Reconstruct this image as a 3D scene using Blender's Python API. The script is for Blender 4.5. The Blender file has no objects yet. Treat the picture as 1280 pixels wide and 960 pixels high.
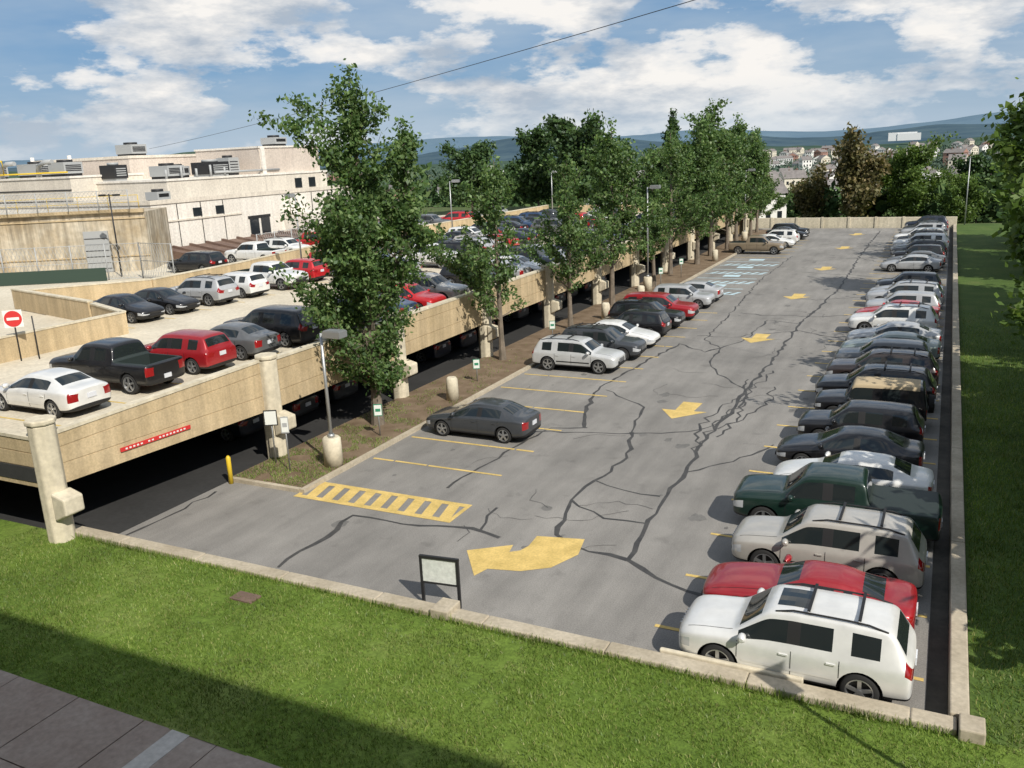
import bpy, bmesh, math, random
import numpy as np
from mathutils import Vector, Matrix
from mathutils.bvhtree import BVHTree
from mathutils import noise as mnoise
R=random.Random(7); NR=np.random.RandomState(7)
scene=bpy.context.scene
COL=scene.collection
# ------------------------------------------------------------------ materials
def nmat(name):
    m=bpy.data.materials.new(name); m.use_nodes=True
    nt=m.node_tree; b=nt.nodes['Principled BSDF']; return m,nt,b
def ramp(nt,fac,stops):
    r=nt.nodes.new('ShaderNodeValToRGB'); e=r.color_ramp.elements
    while len(e)<len(stops): e.new(.5)
    for i,(p,c) in enumerate(stops):
        e[i].position=p; e[i].color=(c[0],c[1],c[2],1) if hasattr(c,'__len__') else (c,c,c,1)
    nt.links.new(fac,r.inputs[0]); return r.outputs[0]
def mix(nt,f,a,b,mode='MIX'):
    m=nt.nodes.new('ShaderNodeMix'); m.data_type='RGBA'; m.blend_type=mode
    for sock,val in ((m.inputs[0],f),(m.inputs[6],a),(m.inputs[7],b)):
        if isinstance(val,bpy.types.NodeSocket): nt.links.new(val,sock)
        elif hasattr(val,'__len__'): sock.default_value=(val[0],val[1],val[2],1)
        else: sock.default_value=val if sock==m.inputs[0] else (val,val,val,1)
    return m.outputs[2]
def pos(nt,scale=(1,1,1)):
    g=nt.nodes.new('ShaderNodeNewGeometry').outputs['Position']
    if scale==(1,1,1): return g
    mp=nt.nodes.new('ShaderNodeMapping'); mp.inputs['Scale'].default_value=scale
    nt.links.new(g,mp.inputs[0]); return mp.outputs[0]
def noise(nt,vec,s,d=5,r=.55):
    n=nt.nodes.new('ShaderNodeTexNoise'); n.inputs['Scale'].default_value=s; n.inputs['Detail'].default_value=d; n.inputs['Roughness'].default_value=r
    nt.links.new(vec,n.inputs['Vector']); return n.outputs['Fac']
def bump(nt,b,h,st=.3,dist=.02):
    bn=nt.nodes.new('ShaderNodeBump'); bn.inputs['Strength'].default_value=st; bn.inputs['Distance'].default_value=dist
    nt.links.new(h,bn.inputs['Height']); nt.links.new(bn.outputs[0],b.inputs['Normal'])
def simple(name,c,rough=.6,metal=0,coat=0):
    m,nt,b=nmat(name); b.inputs['Base Color'].default_value=(c[0],c[1],c[2],1); b.inputs['Roughness'].default_value=rough
    b.inputs['Metallic'].default_value=metal; b.inputs['Coat Weight'].default_value=coat; return m
def rough_mat(name,c1,c2,s1=.5,s2=8,rough=.85,streak=0,bst=0,fine=40):
    m,nt,b=nmat(name); v=pos(nt)
    a=ramp(nt,noise(nt,v,s1,4,.6),[(.3,c1),(.7,c2)])
    f=ramp(nt,noise(nt,v,s2,3,.6),[(.3,.82),(.7,1.1)])
    col=mix(nt,1,a,f,'MULTIPLY')
    if streak:
        vs=pos(nt,(1.6,1.6,.12)); st=ramp(nt,noise(nt,vs,1.3,3,.6),[(.4,1-streak),(.62,1.0)])
        col=mix(nt,1,col,st,'MULTIPLY')
    nt.links.new(col,b.inputs['Base Color']); b.inputs['Roughness'].default_value=rough
    if bst: bump(nt,b,noise(nt,v,fine,2,.7),bst,.01)
    return m
def asphalt():
    m,nt,b=nmat('asphalt'); v=pos(nt)
    a=ramp(nt,noise(nt,v,.16,5,.65),[(.3,(.170,.163,.152)),(.7,(.275,.262,.242))])
    st=ramp(nt,noise(nt,pos(nt,(1.5,.25,1)),.8,4,.6),[(.35,.84),(.65,1.08)])
    sp=ramp(nt,noise(nt,v,30,2,.8),[(.3,.72),(.7,1.28)])
    blot=ramp(nt,noise(nt,v,1.1,3,.5),[(.26,.78),(.38,1.0)])
    col=mix(nt,1,mix(nt,1,mix(nt,1,a,st,'MULTIPLY'),sp,'MULTIPLY'),blot,'MULTIPLY')
    nt.links.new(col,b.inputs['Base Color']); b.inputs['Roughness'].default_value=.88
    return m
def grassmat(name,c1,c2,c3,bm_=True):
    m,nt,b=nmat(name); v=pos(nt)
    a=ramp(nt,noise(nt,v,.35,5,.65),[(.3,c1),(.52,c2),(.72,c3)])
    f=ramp(nt,noise(nt,v,9,4,.75),[(.3,.6),(.7,1.3)])
    nt.links.new(mix(nt,1,a,f,'MULTIPLY'),b.inputs['Base Color']); b.inputs['Roughness'].default_value=.9
    b.inputs['Specular IOR Level'].default_value=.2
    if bm_: bump(nt,b,noise(nt,v,22,3,.8),.8,.05)
    return m
def leafmat(name,stops,trans=.35,patch=.6):
    m=bpy.data.materials.new(name); m.use_nodes=True; nt=m.node_tree; nt.nodes.clear()
    g=nt.nodes.new('ShaderNodeNewGeometry'); c=ramp(nt,g.outputs['Random Per Island'],stops)
    if patch:
        c=mix(nt,1,c,ramp(nt,noise(nt,pos(nt),patch,2,.6),[(.3,.65),(.7,1.3)]),'MULTIPLY')
    d=nt.nodes.new('ShaderNodeBsdfDiffuse'); nt.links.new(c,d.inputs['Color'])
    gl=nt.nodes.new('ShaderNodeBsdfGlossy'); gl.inputs['Roughness'].default_value=.5; gl.inputs['Color'].default_value=(.8,.85,.9,1)
    m0=nt.nodes.new('ShaderNodeMixShader'); m0.inputs[0].default_value=.035; nt.links.new(d.outputs[0],m0.inputs[1]); nt.links.new(gl.outputs[0],m0.inputs[2])
    o=nt.nodes.new('ShaderNodeOutputMaterial')
    if trans>0:
        t=nt.nodes.new('ShaderNodeBsdfTranslucent'); ms=nt.nodes.new('ShaderNodeMixShader'); ms.inputs[0].default_value=trans
        nt.links.new(mix(nt,1,c,(1.3,1.35,.7),'MULTIPLY'),t.inputs[0])
        nt.links.new(m0.outputs[0],ms.inputs[1]); nt.links.new(t.outputs[0],ms.inputs[2]); nt.links.new(ms.outputs[0],o.inputs[0])
    else: nt.links.new(d.outputs[0],o.inputs[0])
    return m
M={}
M['asphalt']=asphalt()
M['conc']=rough_mat('concrete_curb',(.34,.29,.21),(.50,.44,.34),.8,10,.9)
M['beige']=rough_mat('beige_aggregate_concrete',(.48,.37,.215),(.61,.48,.30),.6,14,.9,.22)
M['beige_l']=rough_mat('light_beige_concrete',(.58,.52,.39),(.70,.63,.49),.4,5,.9,.15)
M['deck']=rough_mat('deck_concrete',(.52,.46,.35),(.66,.60,.48),.25,6,.9)
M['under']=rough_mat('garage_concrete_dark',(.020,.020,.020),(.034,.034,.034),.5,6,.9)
M['white']=rough_mat('white_wall',(.76,.71,.63),(.83,.79,.72),.3,5,.85,.10)
M['cream']=rough_mat('cream_wall',(.66,.60,.51),(.74,.68,.58),.3,5,.85,.10)
M['pink']=rough_mat('pinkish_wall',(.58,.50,.43),(.66,.58,.50),.3,5,.85,.08)
M['old']=rough_mat('stained_old_concrete',(.40,.31,.19),(.68,.62,.50),.35,2.5,.95,.42)
M['roof']=rough_mat('flat_roof',(.30,.29,.27),(.42,.40,.37),.3,3,.9)
M['brown']=rough_mat('brown_ties',(.12,.075,.06),(.20,.135,.10),.8,6,.9)
M['mulch']=rough_mat('mulch',(.12,.08,.045),(.22,.16,.105),1.2,16,1,0,.9,30)
M['yellow']=rough_mat('yellow_road_paint',(.50,.36,.11),(.72,.52,.18),1.6,14,.8)
M['blue']=rough_mat('blue_white_road_paint',(.40,.56,.62),(.55,.70,.76),2.5,14,.8)
M['crack']=rough_mat('crack_sealant',(.035,.035,.036),(.070,.068,.065),2,10,.7)
M['stain']=rough_mat('asphalt_stain',(.12,.117,.11),(.17,.165,.155),2,10,.85)
M['gutter']=rough_mat('dirty_gutter',(.035,.033,.028),(.075,.068,.055),1.5,8,.9)  # near-black tone standing in for shade at the side wall
M['metal']=simple('galvanised_metal',(.42,.43,.43),.45,.7)
M['dkmetal']=simple('dark_metal',(.03,.03,.032),.5,.3)
M['grey']=simple('grey_painted_metal',(.36,.37,.37),.5)
M['glass']=simple('window_glass',(.02,.025,.03),.08)
M['signwhite']=simple('sign_white',(.72,.74,.70),.5)
M['signgreen']=simple('sign_green',(.03,.22,.12),.5)
M['signred']=simple('sign_red',(.55,.03,.03),.5)
M['signboard']=rough_mat('notice_board',(.64,.68,.64),(.78,.80,.76),2,9,.5)
M['ypaint']=simple('yellow_painted_metal',(.65,.45,.03),.45)
M['lamp']=simple('lamp_lens',(.75,.75,.70),.3)
M['grass']=grassmat('lawn_grass',(.095,.16,.024),(.145,.22,.036),(.22,.27,.075))
M['grassd']=grassmat('verge_grass',(.050,.088,.02),(.072,.12,.026),(.11,.14,.04),False)
M['terrain']=grassmat('terrain_ground',(.06,.09,.03),(.09,.12,.042),(.15,.145,.075),False)
M['bark']=rough_mat('bark',(.12,.10,.075),(.22,.18,.14),3,20,.95)
M['ginkgo']=leafmat('ginkgo_leaves',[(0,(.045,.092,.028)),(.4,(.090,.158,.048)),(.8,(.140,.218,.070)),(1,(.21,.28,.11))],.38,1.1)
M['dleaf']=leafmat('dark_leaves',[(0,(.026,.058,.018)),(.5,(.052,.098,.030)),(1,(.09,.148,.046))],.2)
M['lleaf']=leafmat('light_leaves',[(0,(.055,.10,.018)),(.5,(.105,.17,.034)),(1,(.17,.24,.065))],.35)
M['bleaf']=leafmat('brown_green_leaves',[(0,(.07,.07,.024)),(.5,(.14,.125,.05)),(1,(.22,.17,.085))],.25)
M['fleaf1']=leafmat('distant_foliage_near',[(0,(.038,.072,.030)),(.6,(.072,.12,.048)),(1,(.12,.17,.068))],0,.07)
M['fleaf2']=leafmat('distant_foliage_far',[(0,(.060,.094,.080)),(.6,(.090,.132,.102)),(1,(.125,.165,.118))],0,.02)  # distance haze mixed into the leaf colours as a bluish tint
M['blade']=leafmat('grass_blades',[(0,(.08,.135,.02)),(.5,(.15,.23,.04)),(.8,(.22,.29,.065)),(1,(.34,.33,.14))],.3,.5)
M['paver']=rough_mat('paving_slabs',(.28,.215,.175),(.38,.315,.265),.8,8,.9)
M['paverl']=rough_mat('light_paving',(.45,.43,.39),(.55,.52,.48),.8,8,.9)
M['brick']=rough_mat('building_facade',(.30,.24,.19),(.38,.31,.25),.5,8,.9)
M['shingle']=rough_mat('roof_shingle',(.15,.135,.13),(.24,.22,.21),.8,6,.9)
# ------------------------------------------------------------------ mesh builder
class MB:
    def __init__(s): s.v=[];s.f=[];s.m=[];s.sm=[]
    def add(s,vs,fs,mat,smooth=False):
        o=len(s.v); s.v+= [tuple(v) for v in vs]
        for f in fs: s.f.append([o+i for i in f]); s.m.append(mat); s.sm.append(smooth)
    def box(s,c,d,mat,rz=0,mtx=None):
        x,y,z=[k/2 for k in d]; vs=[]
        cr,sr=math.cos(rz),math.sin(rz)
        for a,b,e in ((-x,-y,-z),(x,-y,-z),(x,y,-z),(-x,y,-z),(-x,-y,z),(x,-y,z),(x,y,z),(-x,y,z)):
            p=Vector((a*cr-b*sr,a*sr+b*cr,e))
            if mtx: p=mtx@Vector((a,b,e))
            vs.append(p+Vector(c))
        s.add(vs,[(0,3,2,1),(4,5,6,7),(0,1,5,4),(1,2,6,5),(2,3,7,6),(3,0,4,7)],mat)
    def bx(s,x0,x1,y0,y1,z0,z1,mat): s.box(((x0+x1)/2,(y0+y1)/2,(z0+z1)/2),(x1-x0,y1-y0,z1-z0),mat)
    def prism(s,poly,z0,z1,mat):
        n=len(poly); vs=[(x,y,z0) for x,y in poly]+[(x,y,z1) for x,y in poly]
        s.add(vs,[list(range(n))[::-1],list(range(n,2*n))]+[(i,(i+1)%n,(i+1)%n+n,i+n) for i in range(n)],mat)
    def wall(s,p0,p1,t,z0,z1,mat,z1b=None,z0b=None):
        d=Vector((p1[0]-p0[0],p1[1]-p0[1])).normalized(); n=Vector((-d.y,d.x))*t/2
        if z1b is None: z1b=z1
        if z0b is None: z0b=z0
        P=[(p0[0]+n.x,p0[1]+n.y),(p0[0]-n.x,p0[1]-n.y),(p1[0]-n.x,p1[1]-n.y),(p1[0]+n.x,p1[1]+n.y)]
        zb=[z0,z0,z0b,z0b];zt=[z1,z1,z1b,z1b]
        vs=[(a,b,zb[i]) for i,(a,b) in enumerate(P)]+[(a,b,zt[i]) for i,(a,b) in enumerate(P)]
        s.add(vs,[(3,2,1,0),(4,5,6,7),(0,1,5,4),(1,2,6,5),(2,3,7,6),(3,0,4,7)],mat)
    def tube(s,pts,rs,mat,n=8,cap=True,smooth=True):
        o=len(s.v)
        for i,p in enumerate(pts):
            p=Vector(p); a=Vector(pts[max(0,i-1)]);b=Vector(pts[min(len(pts)-1,i+1)])
            d=(b-a).normalized(); u=d.orthogonal().normalized() if abs(d.z)<.99 else Vector((1,0,0)); w=d.cross(u).normalized(); u=w.cross(d)
            for k in range(n):
                t=2*math.pi*k/n; s.v.append(tuple(p+(u*math.cos(t)+w*math.sin(t))*rs[i]))
        for i in range(len(pts)-1):
            for k in range(n):
                s.f.append([o+i*n+k,o+i*n+(k+1)%n,o+(i+1)*n+(k+1)%n,o+(i+1)*n+k]); s.m.append(mat); s.sm.append(smooth)
        if cap:
            s.f.append([o+k for k in range(n)][::-1]); s.m.append(mat); s.sm.append(False)
            s.f.append([o+(len(pts)-1)*n+k for k in range(n)]); s.m.append(mat); s.sm.append(False)
    def mesh(s,name,mats):
        me=bpy.data.meshes.new(name); me.from_pydata(s.v,[],s.f)
        for m in mats: me.materials.append(m)
        me.polygons.foreach_set('material_index',s.m); me.polygons.foreach_set('use_smooth',s.sm); me.update(); return me
    def obj(s,name,mats,bevel=0):
        o=bpy.data.objects.new(name,s.mesh(name,mats)); COL.objects.link(o)
        if bevel:
            b=o.modifiers.new('b','BEVEL'); b.width=bevel; b.segments=2; b.limit_method='ANGLE'; b.angle_limit=.7
        return o
def inst(name,me,loc,rz=0,sc=(1,1,1),color=None):
    o=bpy.data.objects.new(name,me); COL.objects.link(o); o.location=loc; o.rotation_euler=(0,0,rz)
    o.scale=sc if hasattr(sc,'__len__') else (sc,sc,sc)
    if color: o.color=(color[0],color[1],color[2],1)
    return o
def flat(name,polys,z,mat):
    mb=MB()
    for p in polys: mb.add([(x,y,z) for x,y in p],[list(range(len(p)))],0)
    return mb.obj(name,[mat])
def fast_mesh(name,V,mats,idx):
    n=len(V); me=bpy.data.meshes.new(name)
    me.vertices.add(n*4); me.vertices.foreach_set('co',V.reshape(-1).astype(np.float32))
    me.loops.add(n*4); me.loops.foreach_set('vertex_index',np.arange(n*4,dtype=np.int32))
    me.polygons.add(n); me.polygons.foreach_set('loop_start',np.arange(0,n*4,4,dtype=np.int32))
    try: me.polygons.foreach_set('loop_total',np.full(n,4,dtype=np.int32))
    except Exception: pass
    for m in mats: me.materials.append(m)
    me.polygons.foreach_set('material_index',np.asarray(idx,dtype=np.int32))
    me.update(calc_edges=True); me.validate(); return me
def leafquads(P,size,rs):
    n=len(P); a=rs.normal(size=(n,3)); a/=np.linalg.norm(a,axis=1)[:,None]
    b=rs.normal(size=(n,3)); b-= (b*a).sum(1)[:,None]*a; b/=np.linalg.norm(b,axis=1)[:,None]
    s=np.asarray(size)[:,None]
    return np.stack([P-a*s,P-b*s*.6,P+a*s,P+b*s*.6],axis=1)
def blades(name,P,hmin,hmax,w,lean):
    n=len(P); ang=NR.uniform(0,6.28,n);dx=np.stack([np.cos(ang),np.sin(ang),np.zeros(n)],1)*w
    ln=np.stack([NR.normal(0,lean,n),NR.normal(0,lean,n),NR.uniform(hmin,hmax,n)],1)
    o=bpy.data.objects.new(name,fast_mesh(name,np.stack([P-dx,P+dx,P+ln+dx*.3,P+ln-dx*.3],1),[M['blade']],np.zeros(n))); COL.objects.link(o)
# ------------------------------------------------------------------ terrain
def sstep(a,b,x):
    t=max(0,min(1,(x-a)/(b-a))); return t*t*(3-2*t)
def th(x,y):
    left=sstep(-44,-49,x)
    near=-.3+3.1*left
    d=math.hypot(x,y)
    drop=-7*sstep(124,190,y-max(0,-x-60)*.1) -9*sstep(200,500,d)-8*sstep(600,1500,d)
    roll=sstep(250,700,d)*7*mnoise.noise(Vector((x*.0035,y*.0035,1)))+sstep(900,3000,d)*18*mnoise.noise(Vector((x*.0011,y*.0011,5)))
    return near*(1-sstep(150,260,d))+drop+roll
xs=sorted(set([-9000,-6000,-4000,-2800,-2000,-1500,-1200]+list(range(-1000,-200,50))+list(range(-200,-80,15))+list(range(-80,-52,6))+[-50,-49,-48,-47,-46,-45,-44,-43]+list(range(-40,60,10))+list(range(60,300,30))+[400,600,900,1400,2200,4000,9000]))
ys=sorted(set([-9000,-3000,-1000,-300,-100,-50,-20,0]+list(range(10,130,10))+list(range(130,260,8))+list(range(260,1200,45))+[1300,1500,1800,2200,2800,3600,4600,6000,9000]))
mb=MB(); vs=[(x,y,th(x,y)) for y in ys for x in xs]; nx=len(xs)
mb.add(vs,[(j*nx+i,j*nx+i+1,(j+1)*nx+i+1,(j+1)*nx+i) for j in range(len(ys)-1) for i in range(nx-1)],0,True)
mb.obj('ground',[M['terrain']])
def lawn_z(x,y):
    return .28+.34*sstep(15.7,9.8,y)+.05*mnoise.noise(Vector((x*.3,y*.3,0)))
mb=MB(); lx=[-70+i*.8 for i in range(102)]; lx=[x for x in lx if x<=11]; ly=[9.7+i*.5 for i in range(13)]
ly[-1]=15.72
vs=[(x,y,lawn_z(x,y)) for y in ly for x in lx]; n=len(lx)
mb.add(vs,[(j*n+i,j*n+i+1,(j+1)*n+i+1,(j+1)*n+i) for j in range(len(ly)-1) for i in range(n-1)],0,True)
mb.obj('lawn',[M['grass']])
nb=100000
bxs=NR.uniform(-25,2.5,nb); bys=NR.uniform(9.75,15.7,nb)
cl=np.array([mnoise.noise(Vector((x*.8,y*.8,3)))+.6*mnoise.noise(Vector((x*2.6,y*2.6,8))) for x,y in zip(bxs,bys)])
k=cl>-.42; bxs,bys,cl=bxs[k],bys[k],cl[k]; nb=len(bxs)
bz=np.array([lawn_z(x,y) for x,y in zip(bxs,bys)])
P=np.stack([bxs,bys,bz],1); ang=NR.uniform(0,6.28,nb); hgt=NR.uniform(.03,.075,nb)*(1+.6*cl); wd=NR.uniform(.006,.012,nb)
dx=np.stack([np.cos(ang),np.sin(ang),np.zeros(nb)],1)*wd[:,None]
lean=np.stack([NR.normal(0,.025,nb),NR.normal(0,.025,nb),hgt],1)
V=np.stack([P-dx,P+dx,P+lean+dx*.3,P+lean-dx*.3],1)
o=bpy.data.objects.new('grass',fast_mesh('grass',V,[M['blade']],np.zeros(nb))); COL.objects.link(o)
n=2500; blades('wall_grass_tufts',np.stack([NR.uniform(-24,.8,n),15.69-np.abs(NR.normal(0,.06,n)),np.full(n,.28)],1),.08,.2,.009,.05)
mb=MB(); gx=[1.13,1.5,3,5,8,12,20,40,70]; gy=[15.72]+list(range(18,124,4))+[130,140]
vs=[(x,y,.2+.1*mnoise.noise(Vector((x*.2,y*.1,2)))-(5*sstep(122,140,y))) for y in gy for x in gx]; n=len(gx)
mb.add(vs,[(j*n+i,j*n+i+1,(j+1)*n+i+1,(j+1)*n+i) for j in range(len(gy)-1) for i in range(n-1)],0,True)
mb.obj('side_lawn',[M['grassd']])
n=22000; blades('side_grass',np.stack([NR.uniform(1.2,4,n),15.8+NR.beta(1,2.0,n)*45,np.full(n,.2)],1),.05,.14,.012,.04)
# walkway
mb=MB()
for i in range(-22,4):
    for j in range(3):
        x0=i*1.9+ (.02*R.random()); y1=9.72-j*1.9
        mb.bx(x0,x0+1.87,y1-1.87,y1,.45,.63+.005*R.random(),0)
mb.bx(-12.55,-12.1,4.1,9.71,.5,.645,1)
mb.obj('walkway',[M['paver'],M['paverl']])
flat('pavement',[[(-60,-.6),(14,-.6),(14,9.8),(-60,9.8)]],.44,M['paver'])
# building the photo was taken from
BH=20.0
mb=MB(); mb.bx(-70,12.0,-30,-.6,-.3,BH,0); mb.bx(-70.2,12.2,-30.2,-.4,BH,BH+.3,1)
for fl in range(4):
    for k in range(19):
        x=-66+k*4
        mb.bx(x-1.2,x+1.2,-.62,-.58,1.8+fl*4.3,4.2+fl*4.3,2)
mb.obj('office_building',[M['brick'],M['beige_l'],M['glass']])
# ------------------------------------------------------------------ lot
flat('parking_lot',[[(-22.6,16.15),(.75,16.15),(.75,119),(-22.6,119)]],0,M['asphalt'])
flat('gutter_strip',[[(.36,16.16),(.75,16.16),(.75,119.2),(.42,119.2)]],.012,M['gutter'])  # flat dark strip painting the side wall's shadow onto the asphalt
def strip_poly(pts,w,seed,z,mb,jit=.12,step=.5):
    rr=random.Random(seed); P=[Vector(pts[0])]
    for a,b in zip(pts,pts[1:]):
        a=Vector(a);b=Vector(b);L=(b-a).length;n=max(1,int(L/step)); d=(b-a).normalized(); q=Vector((-d.y,d.x))
        for i in range(1,n+1): P.append(a+(b-a)*i/n+q*(rr.uniform(-jit,jit) if i<n else 0))
    vs=[]
    for i,p in enumerate(P):
        a=P[max(0,i-1)];b=P[min(len(P)-1,i+1)]; d=(b-a).normalized(); q=Vector((-d.y,d.x))
        ww=w*rr.uniform(.5,1.35)/2
        vs+= [(p.x+q.x*ww,p.y+q.y*ww,z),(p.x-q.x*ww,p.y-q.y*ww,z)]
    mb.add(vs,[(2*i,2*i+1,2*i+3,2*i+2) for i in range(len(P)-1)],0)
def pl(s): return [tuple(float(k) for k in t.split(',')) for t in s.split()]
CR=['-4.7,19.6 -6.2,20.1 -7.2,20.8 -7.4,23 -7.5,25.2 -7.5,27.9 -7.7,31.7 -7.6,35.8 -7.7,40.2 -7.6,45.3 -7.7,55.2 -6.9,69.9 -7.3,90.1 -7.2,115',
'-7.2,20.8 -8.4,20.9 -9.7,21.6 -10.3,24.2 -10.2,26.1 -9.9,28.6 -10.7,31.5','-16.2,16.8 -16.2,18.4 -16.4,20.6 -14.5,20.6 -12.3,21.1 -11.2,20.8',
'-12,21.1 -12.3,22.1 -12.3,22.8','-10.2,26.1 -9,25.6 -7.7,25.5','-12.7,31.4 -14,35.4 -14.3,38.2 -13.9,42.5 -13.3,47.8 -11.4,46.1 -10.8,47.3',
'-14.7,23.7 -14.6,25.8 -14.4,28.2 -14,31 -12.6,31.5','-15.4,30.2 -12.8,30.8 -10.6,31.4 -8.6,32.3 -7.8,33.6 -7.5,37.4',
'-10.8,47.3 -12.2,49.2 -12.7,59.9 -13.5,73.1 -13.5,89.5','-22.3,16.6 -22.2,18 -22.3,20.6','-7.7,55.2 -9.8,56 -10,49.7 -10.8,47.3',
'-10.7,31.5 -11.3,35 -13.9,37.2','-7.6,39 -9.6,41.5 -10.6,44 -10.8,47.3','-7.5,27.9 -6.2,29.5 -5.2,31.8','-10.3,24.2 -8.8,23.2 -7.4,23.3']
mb=MB()
for i,c in enumerate(CR): strip_poly(pl(c),.15 if i in(0,1,2,5) else .095,i,.004+.00005*i,mb)
for q,(x0,y0,x1,y1,x2,y2,x3,y3) in enumerate(((-7.75,30,-7.9,34,-7.3,37,-8.0,41),(-7.4,32,-7.1,35,-7.5,38,-7.2,43),(-7.7,30,-8.3,33,-8.2,36,-7.7,39),(-7.6,33,-6.9,34.5,-6.4,37,-6.6,40))):
    strip_poly([(x0,y0),(x1,y1),(x2,y2),(x3,y3)],.085,50+q,.0048+q*.0003,mb,.2,.4)
for k in range(9):
    y=50+k*7.3+R.uniform(-2,2); x=R.uniform(-13,-9)
    strip_poly([(x,y),(x+2,y+R.uniform(-2,2)),(-7.4,y+R.uniform(-1,3)),(-5,y+R.uniform(-2,2))],.09,70+k,.0062,mb,.25)
for k in range(26):
    x=R.uniform(-18,-5); y=R.uniform(17,60); a=R.uniform(0,6.3); L=R.uniform(1,3)
    strip_poly([(x,y),(x+L*math.cos(a)*.5,y+L*math.sin(a)*.6),(x+L*math.cos(a+.4),y+L*math.sin(a+.4))],.022,170+k,.0066,mb,.12,.3)
mb.obj('asphalt_cracks',[M['crack']])
mb=MB(); zi=0
for k in range(90):
    y=17+R.random()*85; x=R.choice([R.uniform(-18,-15),R.uniform(-5.4,-4),R.uniform(-12,-6)]); r=R.uniform(.06,.3)
    zi+=1; mb.add([(x+r*R.uniform(.5,1.2)*math.cos(t*.5236),y+r*1.3*R.uniform(.5,1.2)*math.sin(t*.5236),.0025+.00001*zi) for t in range(12)],[list(range(12))],0)
mb.obj('oil_stains',[M['stain']])
SP=2.69
mb=MB()
def worn_line(mb,x0,x1,y,z):
    x=x0
    while x<x1:
        L=R.uniform(.5,1.4); e=min(x+L,x1); mb.bx(x,e,y-.06+R.uniform(-.008,.008),y+.06+R.uniform(-.008,.008),z,z+.003,0); x=e+(R.choice([0.001,0.001,.03,.08]))
for k in range(0,13): worn_line(mb,-18.95,-13.45,25.39+SP*k,.008)
for k in range(37): worn_line(mb,-5.5,.3,17.8+2.74*k,.008)
for k in range(7): worn_line(mb,-18.95,-13.9,88+SP*k,.008)
mb.obj('parking_line_markings',[M['yellow']])
mb=MB(); z=.009
mb.bx(-19.2,-13.3,22.45,22.68,z,z+.003,0); mb.bx(-19.2,-13.3,21.2,21.43,z,z+.003,0)
mb.bx(-19.35,-19.2,21.2,22.68,z,z+.003,0); mb.bx(-13.3,-13.15,21.2,22.68,z,z+.003,0)
for k in range(9):
    x=-18.95+k*.66
    mb.add([(x-.0,21.43,z+.002),(x+.40,21.43,z+.002),(x+.17,22.45,z+.002),(x-.23,22.45,z+.002)],[(0,1,2,3)],0)
mb.obj('crosshatch_marking',[M['yellow']])
arrow=pl('-11.7,19.7 -10.6,20.5 -10.5,20.05 -10.25,20.25 -10.15,20.6 -10.2,21.3 -8.8,21.6 -8.6,20.6 -9,19.6 -9.7,19.1 -10.6,18.9 -10.75,18.4')
am=MB(); am.add([(x,y,.0095) for x,y in arrow],[list(range(12))],0); am.obj('direction_arrow_marking',[M['yellow']])
for (x,y) in ((-9.5,35.0),(-9.3,50.3),(-9.4,65.3),(-9.3,80.6),(-9.4,96.8),(-9.4,111)):
    p=[(-.2,-1.25),(.95,.1),(.4,.05),(.45,1.35),(-.4,1.35),(-.4,.0),(-1.0,.0)]
    am=MB(); am.add([(x+a,y+b,.0095) for a,b in p],[list(range(7))],0); am.obj('direction_arrow_marking',[M['yellow']])
mb=MB()
for k in range(8):
    y=65.3+k*2.75
    mb.bx(-18.9,-13.9,y-.08,y+.08,.006,.009,0)
    if k%2==0:
        for q in range(7): mb.add([(-18.6+q*.7,y+.1,.007),(-18.3+q*.7,y+.1,.007),(-17.85+q*.7,y+1.2,.007),(-18.15+q*.7,y+1.2,.007)],[(0,1,2,3)],0)
    else:
        mb.bx(-17.0,-15.6,y+1.0,y+2.1,.006,.009,0)
mb.obj('accessible_bay_markings',[M['blue']])
# walls
mb=MB()
x=-24.3
while x<.7:
    x1=min(x+3.05,.9); mb.bx(x,x1-.015,15.72,16.15,-.2,.40+R.uniform(-.008,.008),0); x=x1
mb.bx(-10.45,-9.95,15.66,16.3,-.2,.52,0)
mb.bx(-4.9,-1.9,16.16,16.28,-.05,.46,1)
mb.obj('low_boundary_wall',[M['conc'],M['beige_l']],.03)
mb=MB(); y=16.16
while y<119:
    y1=min(y+4,119.3); mb.bx(.76,1.10,y,y1-.015,-.2,.46+R.uniform(-.008,.008),0); y=y1
mb.bx(.915,1.35,15.6,16.14,-.2,.52,0)
mb.obj('side_retaining_wall',[M['conc']],.03)
mb=MB(); mb.bx(-24,1.14,119.35,119.75,-.3,1.3,0)
for k in range(8): mb.bx(-24+k*3.2-.15,-24+k*3.2+.15,119.25,119.34,-.1,1.4,0)
mb.obj('end_retaining_wall',[M['beige_l']],.02)
# median
mb=MB()
mb.bx(-22.6,-19.35,21.7,116,-.1,.12,1); mb.bx(-19.35,-19.15,21.55,116,-.1,.14,0); mb.bx(-22.6,-19.36,21.52,21.69,-.1,.14,0)
mb.obj('median_curb',[M['conc'],M['mulch']])
n=9000; yy=21.7+NR.beta(1,3.2,n)*26; P=np.stack([NR.uniform(-22.5,-19.4,n),yy,np.full(n,.12)],1)
keep=np.array([mnoise.noise(Vector((p[0]*1.1,p[1]*1.1,4)))>(-.25 if p[1]<25 else .0) for p in P]); blades('median_grass',P[keep],.03,.10,.012,.04)
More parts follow.
